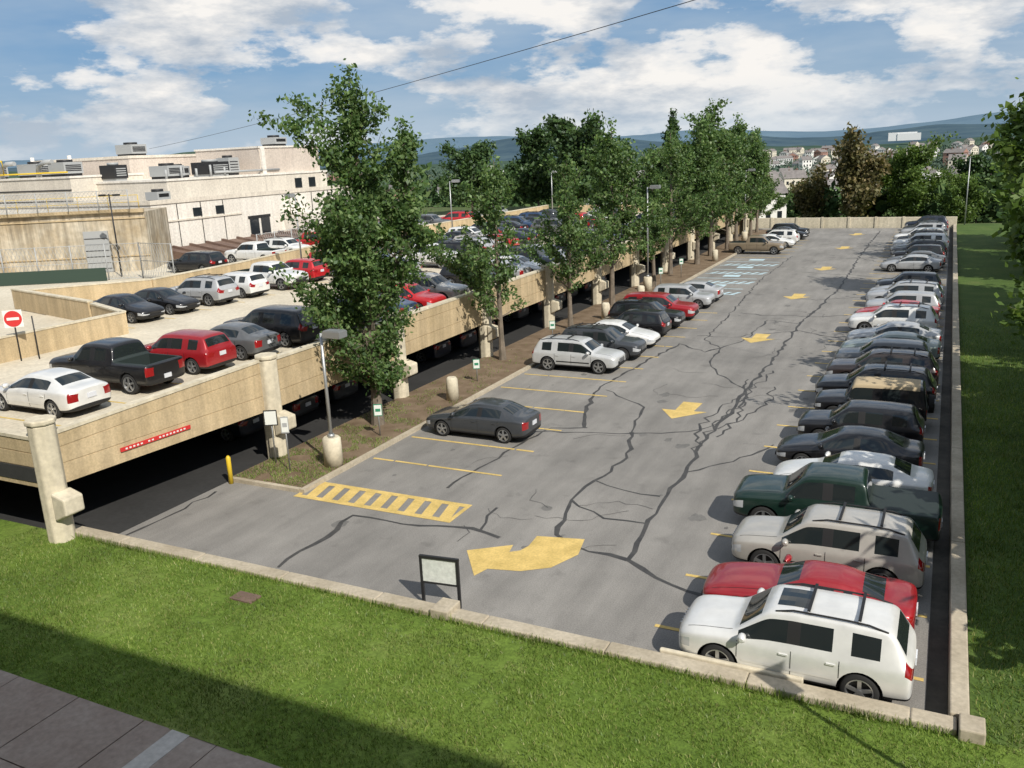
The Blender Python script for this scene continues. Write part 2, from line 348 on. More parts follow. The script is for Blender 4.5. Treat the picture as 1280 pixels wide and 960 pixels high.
# ------------------------------------------------------------------ garage
mb=MB()
PX=[(-23.55,15.45),(-22.75,24.2)]+[(-22.75,24.2+8.7*i) for i in range(1,11)]
GE=PX[-1][1]
BG,LB,UN,DK=0,1,2,3
def parapet(p0,p1,zt0,zt1):
    mb.wall(p0,p1,.26,1.95,2.55,BG,2.55)
    mb.wall(p0,p1,.22,2.55,2.59,BG)
    mb.wall(p0,p1,.26,2.59,zt0-.55,BG,zt1-.55)
    mb.wall(p0,p1,.22,zt0-.55,zt0-.51,BG,zt1-.51,zt1-.55)
    mb.wall(p0,p1,.26,zt0-.51,zt0-.10,BG,zt1-.10,zt1-.51)
    mb.wall(p0,p1,.32,zt0-.10,zt0,LB,zt1,zt1-.10)
parapet(PX[0],PX[1],3.6,4.0)
for a,b in zip(PX[1:],PX[2:]): parapet(a,b,3.9,3.9)
parapet((-23.7,15.4),(-36,15.4),3.55,3.7); parapet((-36.05,15.4),(-60,15.4),3.7,3.7)
mb.prism([(-23.7,15.55),(-22.9,24.2),(-22.9,GE),(-48,GE),(-48,15.55)],2.6,2.9,DK)
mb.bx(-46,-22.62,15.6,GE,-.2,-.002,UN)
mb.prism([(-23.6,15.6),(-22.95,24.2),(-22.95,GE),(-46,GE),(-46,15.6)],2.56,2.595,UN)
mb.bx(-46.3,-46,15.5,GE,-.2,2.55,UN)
mb.bx(-48,-22.9,GE,GE+.3,-.3,3.9,BG)
for i,(x,y) in enumerate(PX):
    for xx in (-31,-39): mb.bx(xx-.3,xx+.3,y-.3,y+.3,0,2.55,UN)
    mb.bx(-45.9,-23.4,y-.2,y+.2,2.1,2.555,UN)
mb.obj('parking_garage',[M['beige'],M['beige_l'],M['under'],M['deck']])
mb=MB()
for k in range(28):
    y=17.8+2.75*k
    mb.bx(-29.4,-24.3,y-.05,y+.05,2.904,2.907,0)
    if y>31: mb.bx(-43.5,-38.4,y-.05,y+.05,2.904,2.907,0)
mb.obj('deck_line_markings',[M['yellow']])
for i,(x,y) in enumerate(PX):
    c=MB(); cx=x+.12
    r=.40; A8=[math.pi/8+math.pi/4*k for k in range(8)]
    c.prism([(cx+r*math.cos(a),y+r*math.sin(a)) for a in A8],-.2,3.95,0)
    c.prism([(cx+r*1.12*math.cos(a),y+r*1.12*math.sin(a)) for a in A8],3.953,4.12,0)
    v=[(cx+.3,y-.33,1.0),(cx+.3,y+.33,1.0),(cx+.85,y+.33,1.25),(cx+.85,y-.33,1.25),(cx+.3,y-.33,1.9),(cx+.3,y+.33,1.9),(cx+.85,y+.33,1.75),(cx+.85,y-.33,1.75)]
    c.add(v,[(0,1,2,3),(7,6,5,4),(0,3,7,4),(3,2,6,7),(2,1,5,6),(1,0,4,5)],0)
    c.obj('concrete_column',[M['beige_l']],.05)
def thin(name,pts,zt=3.95,z0=2.9):
    w=MB()
    for a,b in zip(pts,pts[1:]): w.wall(a,b,.28,z0,zt,0); w.wall(a,b,.34,zt,zt+.08,1)
    w.obj(name,[M['beige'],M['beige_l']])
thin('ramp_parapet_wall',[(-37.9,19.5),(-37.6,30.3),(-42,32.0)],4.0)
thin('ramp_parapet_wall',[(-42.2,32.0),(-52.6,34.6)],4.1)
thin('ramp_parapet_wall',[(-52.8,35.2),(-47.6,41),(-48.2,50),(-51,66),(-50,112)],3.9)
flat('street_pavement',[[(-120,15.6),(-48.1,15.6),(-48.1,GE),(-60,GE),(-120,100)]],2.87,M['deck'])
mb=MB(); d=Vector((.8,8.75)).normalized(); ang=math.atan2(d.y,d.x)
mb.box((-23.05,19.1,2.38),(2.7,.04,.13),0,ang)
for k in range(17):
    if k in (5,8): continue
    t=-1.15+k*.14; mb.box((-23.05+d.x*t+.024,19.1+d.y*t,2.38),(.07,.01,.05),1,ang)
mb.obj('clearance_sign',[M['signred'],M['signwhite']])
# ------------------------------------------------------------------ street furniture
def lamp_mesh(h,base=1.1):
    m=MB()
    if base: m.tube([(0,0,0),(0,0,base-.06),(0,0,base)],[.36,.34,.28],1,16)
    m.tube([(0,0,base),(0,0,base+.12)],[.14,.12],0,10)
    m.tube([(0,0,base),(0,0,h)],[.07,.05],0,10)
    m.tube([(0,0,h-.1),(.35,0,h)],[.035,.035],0,6)
    m.box((.62,0,h),(.75,.46,.22),0); m.box((.62,0,h-.125),(.6,.36,.03),2); m.box((.62,0,h+.125),(.68,.4,.03),0)
    return m.mesh('street_lamp',[M['metal'],M['beige_l'],M['lamp']])
lm5=lamp_mesh(5.0); lm8=lamp_mesh(5.8,.5)
for x,y,z,me,rz in ((-19.75,24.0,.12,lm5,0),(3.0,12.5,.1,lamp_mesh(5.5),2.5),(-43.9,75,2.9,lm8,.3),(-43.9,52,2.9,lm8,2.9),(-20.8,65.5,.1,lamp_mesh(8),0),(-20.8,102,.1,lamp_mesh(8),0),(-44,100,2.9,lm8,1)):
    inst('street_lamp',me,(x,y,z),rz)
mb=MB(); mb.tube([(0,0,0),(0,0,8.2)],[.08,.05],0,8); mb.tube([(0,0,8.2),(0,0,8.3)],[.09,.03],0,8); o=mb.obj('flagpole',[M['metal']]); o.location=(2.0,120.9,0)
def bollard(x,y):
    m=MB(); m.tube([(0,0,0),(0,0,1.0),(0,0,1.1)],[.30,.27,.2],0,16); o=m.obj('concrete_bollard',[M['beige_l']]); o.location=(x,y,.1)
bollard(-19.9,33.1); bollard(-19.9,53.5); bollard(-19.9,61);bollard(-19.9,84)
m=MB(); m.tube([(0,0,0),(0,0,.98),(0,0,1.05)],[.085,.085,.04],0,12); o=m.obj('yellow_bollard',[M['ypaint']]); o.location=(-22.35,21.4,0)
def post_sign(x,y,z0,h,w,hh,mat,name,rz=0,band=None):
    m=MB(); m.tube([(0,0,0),(0,0,h)],[.03,.03],0,6); m.box((.0,-.045,h-hh/2),(w,.02,hh),1)
    m.box((0,-.057,h-hh/2),(w*.86,.004,hh*.86),2)
    if band: m.box((0,-.061,h-hh*.5),(w*.6,.004,hh*.25),1)
    o=m.obj(name,[M['metal'],mat,M['signwhite']]); o.location=(x,y,z0); o.rotation_euler=(0,0,rz)
post_sign(-20.9,22.9,.12,2.1,.28,.62,M['grey'],'parking_sign',.5,True)
post_sign(-22.0,23.4,.12,2.1,.5,.6,M['dkmetal'],'parking_sign',.5)
post_sign(-20.1,27.5,.12,1.35,.34,.5,M['signgreen'],'parking_sign',.5,True)
post_sign(-20.4,36.4,.12,1.15,.34,.5,M['signgreen'],'parking_sign',.5,True)
post_sign(-20.4,45.8,.12,1.3,.34,.5,M['signgreen'],'parking_sign',.5,True)
post_sign(-20.2,67,.12,1.6,.34,.5,M['signgreen'],'parking_sign',.5,True)
post_sign(-20.2,73,.12,1.6,.34,.5,M['signgreen'],'parking_sign',.5,True)
m=MB(); m.tube([(0,0,0),(0,0,2.3)],[.035,.035],0,6); m.tube([(.75,0,0),(.75,0,2.0)],[.03,.03],0,6)
m.box((0,-.05,1.95),(.78,.02,.78),2); m.tube([(0,-.061,1.95),(0,-.075,1.95)],[.36,.36],1,28); m.box((0,-.08,1.95),(.5,.01,.12),2)
o=m.obj('do_not_enter_sign',[M['dkmetal'],M['signred'],M['signwhite']]); o.location=(-37.2,24.2,2.9); o.rotation_euler=(0,0,.75)
m=MB()
for sx in (-.5,.5): m.box((sx,0,.65),(.07,.07,1.4),0)
m.box((0,0,1.32),(1.07,.08,.07),0); m.box((0,0,.62),(.93,.06,.05),0); m.box((0,0,.97),(.93,.03,.66),1)
o=m.obj('notice_board_sign',[M['dkmetal'],M['signboard']]); o.location=(-10.75,16.7,0); o.rotation_euler=(0,0,.12)
m=MB(); m.box((0,0,.02),(.7,.4,.04),0); o=m.obj('drain_cover',[M['brown']]); o.location=(-15.3,14.6,.36)
def fence(pts,z,h,name):
    m=MB()
    for a,b in zip(pts,pts[1:]):
        a=Vector(a);b=Vector(b);L=(b-a).length;n=max(1,int(L/2.4))
        for i in range(n+1):
            p=a+(b-a)*i/n; m.tube([(p.x,p.y,z),(p.x,p.y,z+h)],[.05,.05],0,5)
        for zz in (h-.05,h*.5,.1): m.tube([(a.x,a.y,z+zz),(b.x,b.y,z+zz)],[.03,.03],0,4)
        k=int(L/.3)
        for i in range(k):
            p=a+(b-a)*i/k; q=a+(b-a)*min(1,(i+4)/k)
            m.tube([(p.x,p.y,z+.1),(q.x,q.y,z+h-.05)],[.014,.014],0,3,False); m.tube([(q.x,q.y,z+.1),(p.x,p.y,z+h-.05)],[.014,.014],0,3,False)
    m.obj(name,[M['grey']])
fence([(-52,47),(-56,47.5),(-74,37)],2.87,2.8,'chain_link_fence')
fence([(-55.5,60),(-57.3,88)],2.87,2.2,'chain_link_fence')
fence([(-60.5,51.0),(-90,33.6)],8.0,1.6,'chain_link_fence')
m=MB(); m.wall((-58,45.8),(-73,37),.06,2.9,3.9,0); m.obj('fence_screen',[simple('green_screen',(.03,.055,.04),.8)])
for x,y,h in ((-59,48,6.5),(-68,42.5,6)):
    m=MB(); m.tube([(0,0,0),(0,0,h)],[.07,.05],0,6); m.tube([(-.7,0,h-.1),(.7,0,h-.1)],[.04,.04],0,6); m.box((.8,0,h-.1),(.5,.3,.14),0);m.box((-.8,0,h-.1),(.5,.3,.14),0)
    o=m.obj('twin_street_lamp',[M['dkmetal']]); o.location=(x,y,2.87)
# ------------------------------------------------------------------ left buildings
def hvac(m,x,y,z,sx,sy,sz,mi,mj):
    m.bx(x-sx/2,x+sx/2,y-sy/2,y+sy/2,z+.25,z+sz,mi); m.bx(x-sx/2+.1,x+sx/2-.1,y-sy/2+.1,y+sy/2-.1,z,z+.25,mj)
    m.tube([(x,y,z+sz),(x,y,z+sz+.25)],[min(sx,sy)*.35]*2,mj,12)
    for k in range(4): m.bx(x+sx/2,x+sx/2+.02,y-sy/2+.2,y+sy/2-.2,z+.5+k*(sz-.7)/4,z+.6+k*(sz-.7)/4,mj)
m=MB()
m.bx(-96,-66,58,89,2.5,7.9,0); m.bx(-95.7,-66.3,58.3,88.7,7.9,7.95,2)
m.bx(-96,-65.9,57.9,58.2,7.9,8.3,1); m.bx(-66.2,-65.9,58.2,89,7.9,8.3,1)
m.bx(-92,-69,63,88,7.96,9.9,1); m.bx(-92.1,-68.9,62.9,88.1,9.9,10.1,0)
m.bx(-79,-69.5,77,87.5,10.1,12.9,6); m.bx(-79.1,-69.4,76.9,87.6,12.9,13.1,0)
m.bx(-69.5,-69.3,77.2,77.8,10.1,12.9,0)
m.bx(-98,-82,70,92,8,12.4,6); m.bx(-98.1,-81.9,69.9,92.1,12.4,12.7,1)
m.bx(-66,-62.5,76,80,2.5,5.8,0)
for k in range(2): m.bx(-65.99,-65.9,70.6+k*1.7,71.9+k*1.7,3.2,5.6,3)
m.bx(-65.995,-65.93,70.4,73.8,5.62,5.9,5)
for y0 in (61,64,67,81,84): m.bx(-65.99,-65.94,y0,y0+.06,3,7.8,5)
for y0 in (82,84.5): m.bx(-68.98,-68.93,y0,y0+1.2,8.3,9.4,3)
for y0 in (63.2,66.2): m.bx(-65.99,-65.93,y0-.2,y0+.9,6.5,7.3,3)
m.bx(-66,-65.9,59,69.5,6.2,6.35,1)
hvac(m,-72,66,10.1,2.6,2.2,1.3,4,5); hvac(m,-71.5,71.5,10.1,3,2.5,1.5,5,4); hvac(m,-75,70,10.1,2,2,1.2,4,5); hvac(m,-71.5,82,13.1,2.2,2,1,4,5); hvac(m,-72.3,75,10.1,1.8,1.6,1.9,4,5)
hvac(m,-86,74,12.7,2.6,2.2,1.3,4,5); hvac(m,-68.2,61,8.0,1.6,1.6,1.0,4,5); hvac(m,-78,64.5,10.1,2.2,1.6,1.6,5,4)
for k in range(5): m.tube([(-70,64+k*2,10.1),(-70,64+k*2,11.0+.3*(k%2))],[.12,.12],4,8)
m.tube([(-69.4,70,10.5),(-69.4,80,10.5)],[.12,.12],4,6)
m.obj('industrial_building',[M['white'],M['cream'],M['roof'],M['glass'],M['grey'],M['dkmetal'],M['pink']])
m=MB(); poly=[(-60,52),(-92,33.3),(-96,40),(-64,58)]
m.prism(poly,2.5,7.7,0)
dd=Vector((-32,-18.7)).normalized()
nn=Vector((.504,-.863))
for zz in (4.1,7.2):
    a=Vector((-60,52))+nn*.04; b=Vector((-92,33.3))+nn*.04; m.wall(a,b,.1,zz,zz+.09,1)
m.wall(Vector((-60,52))+nn*.1,Vector((-92,33.3))+nn*.1,.3,7.7,8.0,1)
a=Vector((-60.3,51.8));b=Vector((-92,33.3))
for i in range(16):
    p=a+(b-a)*i/15; m.tube([(p.x,p.y,8),(p.x,p.y,9.1)],[.03,.03],2,5)
for zz in (8.55,9.1): m.tube([(a.x,a.y,zz),(b.x,b.y,zz)],[.025,.025],2,5)
m.box((-63.6,49.85,4.6),(2.0,.3,3.4),3,math.atan2(dd.y,dd.x))
for k in range(6):
    p=Vector((-63.6,49.85))+nn*.17; m.box((p.x,p.y,3.2+k*.5),(1.9,.03,.05),4,math.atan2(dd.y,dd.x))
m.obj('stained_concrete_building',[M['old'],M['beige'],M['ypaint'],M['grey'],M['dkmetal']])
m=MB(); m.bx(-135,-79,60,69,2,10.6,0); m.bx(-135.1,-78.9,59.9,69.1,10.6,10.8,1)
for k in range(5): m.bx(-135,-79,59.93,59.99,5+k*1.1,5.1+k*1.1,2)
for x,y,s in ((-82,62,2.4),(-88,63,3.2),(-94,62,2.2),(-101,63,3),(-112,63,3)): hvac(m,x,y,10.8,s,2.2,1.4,3,2)
for x in (-85,-91,-104):
    m.tube([(x,61,10.8),(x+.2,61,11.9),(x+1.2,61,12.3),(x+2.4,61,12.3)],[.28,.28,.26,.24],3,10)
    m.tube([(x+1.2,64,10.8),(x+1.2,64,12.9)],[.22,.2],1,10)
m.tube([(-80,60.6,11.2),(-110,60.6,11.2)],[.08,.08],4,8); m.tube([(-90,60.6,11.2),(-90,60.6,12.6),(-93,60.6,12.6)],[.10]*3,4,8)
m.obj('warehouse_building',[M['cream'],M['white'],M['dkmetal'],M['grey'],M['ypaint']])
m=MB()
v=[(-65,58,2.87),(-58.5,58,2.87),(-58.5,92,2.87),(-65,92,2.87),(-65,58,3.9),(-65,92,3.9)]
m.add(v,[(0,1,4),(1,2,5,4),(2,3,5),(3,0,4,5),(0,3,2,1)],0)
for k in range(16): m.box((-61.7,59+k*2.1,3.48),(6.6,.25,.22),0,0,Matrix.Rotation(.157,3,'Y'))
m.obj('timber_embankment',[M['brown']])
# ------------------------------------------------------------------ trees
def tube_quads(pts,rs,n=6):
    out=[]; prev=None
    for i,p in enumerate(pts):
        a=pts[max(0,i-1)];b=pts[min(len(pts)-1,i+1)]; d=(b-a).normalized(); u=d.orthogonal().normalized()
        if abs(d.z)>.5: u=(Vector((1,0,0))-d*d.x).normalized()
        w=d.cross(u); ring=[p+(u*math.cos(6.2832*k/n)+w*math.sin(6.2832*k/n))*rs[i] for k in range(n)]
        if prev:
            for k in range(n): out.append([prev[k],prev[(k+1)%n],ring[(k+1)%n],ring[k]])
        prev=ring
    return out
def make_tree(name,seed,H,Rc,nl,ls,leaf,style='ginkgo',z0=.13,spread=.2,leaders=(),dens=1.0):
    rr=random.Random(seed); rs=np.random.RandomState(seed); Q=[]; segs=[]
    axes=[]
    n=9; tr=[]
    wob=[rr.uniform(-.02,.02)*H*.5 for _ in range(4)]
    for i in range(n+1):
        t=i/n; tr.append(Vector((wob[0]*math.sin(t*3)+wob[1]*t,wob[2]*math.sin(t*2.5)+wob[3]*t,H*.97*t)))
    rad=[max(.015,H*.014*(1-t/n)**.8+.012)*(1.35 if t==0 else 1) for t in range(n+1)]
    Q+=tube_quads(tr,rad,8); axes.append((tr,z0,.97,1.0))
    for (t0,ang_,off,top) in leaders:
        base=tr[int(t0*n)]; l=[]
        for i in range(n+1):
            t=i/n; k=min(1,t*1.6); l.append(base+Vector((math.cos(ang_)*off*k*(2-k),math.sin(ang_)*off*k*(2-k),(H*top-base.z)*t)))
        Q+=tube_quads(l,[max(.012,H*.006*(1-t/n)+.012) for t in range(n+1)],6); axes.append((l,.15,.97,.55))
    for (ax,za,zb_,rsc) in axes:
        AH=(ax[-1]-ax[0]).z
        def tp(t):
            k=min(n-1,int(t*n)); f=t*n-k; return ax[k]*(1-f)+ax[k+1]*f
        nlimb=int(AH*(3.3 if style=='ginkgo' else 3.2)*dens); ga=rr.uniform(0,6); ph=rr.uniform(0,6)
        for i in range(nlimb):
            t=za+(zb_-za)*((i+rr.random())/nlimb); ga+=2.4+rr.uniform(-.5,.5)
            if style=='ginkgo': prof=(min(1,(t-za+.10)/.14)*(1-t)**.60*1.18+.10)*(.86+.24*math.sin(t*13+ph))*(.88+.2*math.sin(ga+ph))
            elif style=='cone': prof=(1-t)**.9*1.1+.05
            else: prof=math.sqrt(max(.02,1-((t-.55)/.5)**2))*(.85+.25*math.sin(ga*2+ph))
            L=Rc*rsc*prof*(rr.uniform(.4,1.3) if style=='ginkgo' else rr.uniform(.55,1.2))
            el=math.radians({'ginkgo':rr.uniform(8,45)+25*t,'cone':rr.uniform(-5,20),'round':rr.uniform(10,60)}[style])
            d=Vector((math.cos(ga)*math.cos(el),math.sin(ga)*math.cos(el),math.sin(el)))
            p=tp(t*.95); pts=[p]; m_=5
            for k in range(m_):
                d=(d+Vector((rr.uniform(-.15,.15),rr.uniform(-.15,.15),rr.uniform(-.04,.18)))).normalized(); p=p+d*L/m_; pts.append(p)
            r0=max(.012,H*.0042*(1-t)+.01)
            Q+=tube_quads(pts,[r0*(1-k/(m_+.6)) for k in range(m_+1)],4)
            wl=rr.uniform(.3,1.5)
            for k in range(1 if L>.8 else 0,m_): segs.append((pts[k],pts[k+1],wl))
            for s_ in range(int(1+L*2.0)):
                k=rr.randint(1,m_-1); q=pts[k]+(pts[k+1]-pts[k])*rr.random()
                dd=Vector((rr.uniform(-1,1),rr.uniform(-1,1),rr.uniform(-.3,.9))).normalized(); dd=(dd+d*.7).normalized()
                l2=L*rr.uniform(.15,.42); e=q+dd*l2+Vector((0,0,.05))
                Q+=tube_quads([q,e],[r0*.4,.006],3); segs.append((q,e,.9*wl))
        segs.append((tp(.8),tp(1.0),1))
    lens=np.array([((b-a).length+.05)*w for a,b,w in segs]); pr=lens*rs.uniform(.35,1.6,len(segs)); pr/=pr.sum()
    idx=rs.choice(len(segs),nl,p=pr); A=np.array([tuple(s[0]) for s in segs]);B=np.array([tuple(s[1]) for s in segs])
    t=rs.uniform(0,1.1,nl)[:,None]; P=A[idx]*(1-t)+B[idx]*t+rs.normal(size=(nl,3))*spread*np.array([1,1,.7])
    P=P[P[:,2]>H*z0*.55]
    LQ=leafquads(P,ls*rs.uniform(.6,1.3,len(P)),rs)
    W_=np.array([[tuple(v) for v in q] for q in Q]); V=np.concatenate([W_,LQ])
    return fast_mesh(name,V,[M['bark'],leaf],np.concatenate([np.zeros(len(W_)),np.ones(len(LQ))]))
T1=make_tree('ginkgo_big',11,14.6,4.3,40000,.10,M['ginkgo'],spread=.19,z0=.08,leaders=((.35,.5,1.9,.84),(.3,3.4,1.1,.66)),dens=1.25)
T2=make_tree('ginkgo_a',21,11.5,4.1,7500,.115,M['ginkgo'],spread=.15,z0=.2,dens=1.0)
T2b=make_tree('ginkgo_d',77,11.5,4.2,8000,.115,M['ginkgo'],spread=.16,z0=.22,leaders=((.3,2,1.5,.8),),dens=.9)
T3=make_tree('ginkgo_b',35,12.5,4.3,9500,.13,M['ginkgo'],spread=.18,z0=.2,leaders=((.4,1,1.4,.85),))
T4=make_tree('ginkgo_c',48,13.8,4.6,13000,.15,M['ginkgo'],spread=.22,z0=.16,leaders=((.4,4,1.6,.9),(.3,1,1.5,.75)))
T5=make_tree('ginkgo_e',91,12.5,3.5,8500,.13,M['ginkgo'],spread=.17,z0=.16,dens=.9)
for x,y,h,me,b,rz in ((-21.1,28.8,14.6,T1,14.6,0),(-21.3,41.0,11.0,T2,11.5,1),(-20.9,49.8,10.8,T2b,11.5,3.2),(-21.3,58.6,13,T3,12.5,0),(-20.9,67.5,11.2,T5,12.5,0.6),(-21.6,74.5,12.4,T2,11.5,4),(-21,81.5,14,T4,13.8,3.5),(-21.3,88,15.4,T4,13.8,0.5),(-20.9,93.5,12.4,T5,12.5,2.1),(-21.2,99.5,14.2,T3,12.5,2.6),(-21,106.5,12.8,T4,13.8,1.1),(-21.4,112.5,12.0,T5,12.5,5.3)):
    inst('ginkgo_tree',me,(x,y,.1),rz,h/b)
TR=make_tree('broad_tree',60,10,4.6,10000,.26,M['dleaf'],'round',.22,.4)
TRb=make_tree('brown_tree',61,8.5,5,8000,.26,M['bleaf'],'round',.15,.4)
TRl=make_tree('light_tree',62,8.5,4.2,12000,.18,M['lleaf'],'round',.15,.36)
TRs=make_tree('hedge_tree',64,8.5,4.6,4500,.32,M['lleaf'],'round',.12,.45)
TC=make_tree('conifer',63,14,2.8,6000,.24,M['dleaf'],'cone',.08,.25)
for x,y,z,rz,s,me in ((-47,116,1,0,1.35,TR),(-56,122,1,2,1.25,TR),(-38,126,0,2,1.0,TR),(-62,112,2,4,1.0,TR),(-12,134,-2,0,1.25,TRb),(-5,137,-2.5,1,1.25,TRl),(-27,140,-2,3,1.0,TRl),(4,150,-4,1,1.1,TR),(-18.5,140,-3.5,3,.95,TRb),(1.5,133,-3,4,.9,TRl),(-9,146,-4,2,1.1,TR),
    (7.2,64,0,1,1.55,TRl),(5.4,41,0,2.5,1.1,TRl),(4.9,33,0,4.5,.85,TRl),(8.0,86,0,2.5,1.5,TRl)):
    inst('broadleaf_tree',me,(x,y,z),rz,s)
inst('conifer_tree',TC,(-35,122,0),0,1.15); inst('conifer_tree',TC,(-33,131,-1),0,1.1)
for i,y in enumerate((19,22,25,28,31,36,48,53,58,75,81,95,102)):
    inst('broadleaf_tree',TRs,(7.9+(i%3)*.4,y,0),i*1.3,(1.15,1.15,.8))
# ------------------------------------------------------------------ distant tree mass, houses, hills
def mass(name,n,gen,nq,mat,rs):
    allQ=[]
    for i in range(n):
        x,y,r,h=gen()
        z=th(x,y); k=nq; u=rs.normal(size=(k,3)); u/=np.linalg.norm(u,axis=1)[:,None]; u*=rs.uniform(.55,1.08,k)[:,None]
        lump=1+.25*np.sin(u[:,0]*5+i)*np.cos(u[:,1]*6+i*2)
        P=np.array([x,y,z+h*.55])+u*lump[:,None]*np.array([r,r,h*.5])
        allQ.append(leafquads(P,r*.20*rs.uniform(.6,1.3,k),rs))
    V=np.concatenate(allQ); o=bpy.data.objects.new(name,fast_mesh(name,V,[mat],np.zeros(len(V)))); COL.objects.link(o)
rsm=np.random.RandomState(5); rh=random.Random(4)
houses=[(-29.5,158)]
town=[]
for i in range(230):
    a=math.radians(rh.uniform(-60,6) if i%2 else rh.uniform(-15,5)); d=240+1700*rh.random()**1.0; town.append((d*math.sin(a),d*math.cos(a)))
def okh(x,y,r):
    for hx,hy in houses:
        for t in (1.0,.93,.87):
            if math.hypot(x-hx*t,y-hy*t)<r+4.5: return False
    for hx,hy in town:
        for t in (1.0,.97):
            if abs(x-hx*t)<r+4 and abs(y-hy*t)<r+5: return False
    return True
def g1():
    while True:
        a=math.radians(rsm.uniform(-62,8) if rsm.uniform()<.6 else rsm.uniform(-16,5)); d=rsm.uniform(140,340); x=d*math.sin(a); y=d*math.cos(a)
        if y<128 and x>-100: continue
        if -100<x<-60 and y<125: continue
        r=rsm.uniform(2.4,4.4)
        if okh(x,y,r): return x,y,r,rsm.uniform(5,8.5)
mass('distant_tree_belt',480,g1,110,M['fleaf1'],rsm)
def g2():
    while True:
        a=math.radians(rsm.uniform(-64,10) if rsm.uniform()<.65 else rsm.uniform(-16,6)); d=330+2000*rsm.uniform()**1.2; x=d*math.sin(a); y=d*math.cos(a)
        if mnoise.noise(Vector((x*.006,y*.006,9)))<-.22: continue
        r=3.0+d*.003
        if d<1300 and not okh(x,y,r*.7): continue
        return x,y,r*rsm.uniform(.8,1.4),6+d*.0026*rsm.uniform(.5,1.5)
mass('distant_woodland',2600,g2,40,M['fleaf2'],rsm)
def house_mesh(w,d,h,rh_,wallm):
    m=MB(); m.bx(-w/2,w/2,-d/2,d/2,-3,h,0)
    e=.35; v=[(-w/2-e,-d/2-e,h),(w/2+e,-d/2-e,h),(w/2+e,d/2+e,h),(-w/2-e,d/2+e,h),(-w/2-e,0,h+rh_),(w/2+e,0,h+rh_)]
    m.add(v,[(0,1,5,4),(2,3,4,5),(1,2,5),(3,0,4),(0,3,2,1)],1)
    for s in (-1,1): m.add([(s*(w/2+e+.02),-d/2,h+.02),(s*(w/2+e+.02),d/2,h+.02),(s*(w/2+e+.02),0,h+rh_-.3)],[(0,1,2)],0)
    nf=max(1,int(h/2.6))
    for f in range(nf):
        for k in range(int(w/2.2)):
            x=-w/2+1.3+k*2.2; m.box((x,-d/2-.02,1.5+f*2.7),(.9,.05,1.3),2); m.box((x,d/2+.02,1.5+f*2.7),(.9,.05,1.3),2)
        for k in range(int(d/2.5)):
            y=-d/2+1.4+k*2.5; m.box((w/2+.02,y,1.5+f*2.7),(.05,.9,1.3),2); m.box((-w/2-.02,y,1.5+f*2.7),(.05,.9,1.3),2)
    m.box((w*.2,.6,h+rh_),(.7,.7,1.6),3)
    return m.mesh('house',[wallm,M['shingle'],M['glass'],M['brown']])
hm=[house_mesh(7,9,5.4,2.6,simple('house_white',(.78,.77,.74),.7)),house_mesh(13,9,5.4,2.8,simple('house_brick',(.34,.19,.15),.8)),house_mesh(9,8,6,3,simple('house_cream',(.66,.61,.51),.8)),house_mesh(16,9,3.2,2.3,simple('house_grey',(.48,.49,.49),.8))]
for hx,hy in houses: inst('house',hm[0] ,(hx,hy,th(hx,hy)+1.6),.5,.9)
inst('house',hm[3],(-55,165,th(-55,165)+3),.4)
for (x,y) in town:
    d=math.hypot(x,y); inst('house',hm[rh.choice([0,0,1,2,2,3,3])],(x,y,th(x,y)+2.2+d*.004),rh.uniform(0,3.1),.8+d*.0004)
def ridge(name,D,fn,w,mat,seed):
    m=MB(); az=[math.radians(-75+i*.5) for i in range(0,220)]; rows=[(-1.0,0),(-.75,.2),(-.5,.48),(-.25,.8),(0,1),(.5,.7),(1,.1)]
    vs=[]
    for (t,k) in rows:
        for a in az:
            dd=D+t*w; deg=math.degrees(a); hgt=fn(deg)
            z=-25+(hgt+25)*k+ (8+hgt*.06)*mnoise.noise(Vector((deg*.35,t*3,seed)))*(k)+3*mnoise.noise(Vector((deg*1.7,t*5,seed)))
            vs.append((dd*math.sin(a),dd*math.cos(a),z))
    n=len(az); m.add(vs,[(j*n+i,j*n+i+1,(j+1)*n+i+1,(j+1)*n+i) for j in range(len(rows)-1) for i in range(n-1)],0,True)
    m.obj(name,[mat])
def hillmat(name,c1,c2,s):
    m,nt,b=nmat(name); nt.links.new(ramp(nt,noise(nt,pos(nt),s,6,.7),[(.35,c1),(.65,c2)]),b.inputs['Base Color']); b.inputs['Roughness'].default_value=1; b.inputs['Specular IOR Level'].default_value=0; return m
G=lambda x,c,s: math.exp(-((x-c)/s)**2)
ridge('hills',7200,lambda a:60+100*G(a,-30,10)+110*G(a,7,9)+60*G(a,-14,5)+60*G(a,-55,10),1200,hillmat('farthest_hills',(.10,.16,.22),(.13,.195,.25),.003),3)  # pale blue base colour paints in the aerial haze
ridge('hills',5000,lambda a:18+92*G(a,-24,6)+42*G(a,0,5)+36*G(a,-12,3)+50*G(a,-50,10),1500,hillmat('far_hills',(.046,.080,.112),(.080,.122,.145),.005),1)  # haze put into the hill colour as a blue shift
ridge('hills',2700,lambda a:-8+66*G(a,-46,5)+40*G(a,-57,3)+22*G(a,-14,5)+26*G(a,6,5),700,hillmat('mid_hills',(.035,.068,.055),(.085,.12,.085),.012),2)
m=MB(); m.bx(-34,34,-10,10,-16,5,0); m.bx(-12,44,-12,-10,-16,2,0); o=m.obj('distant_white_building',[simple('distwhite',(.7,.71,.71),.8)]); o.location=(-120,2560,17)
# ------------------------------------------------------------------ power line
A=Vector((-110,98,14.2)); B=Vector((-14.7,47.8,18.6)); C=B+(B-A)*.35
m=MB(); pts=[]
for i in range(41):
    t=i/40; p=A+(C-A)*t; p.z-=1.6*4*t*(1-t)*.5; pts.append(p)
m.tube(pts,[.022]*41,0,5); m.obj('power_line',[M['dkmetal']])
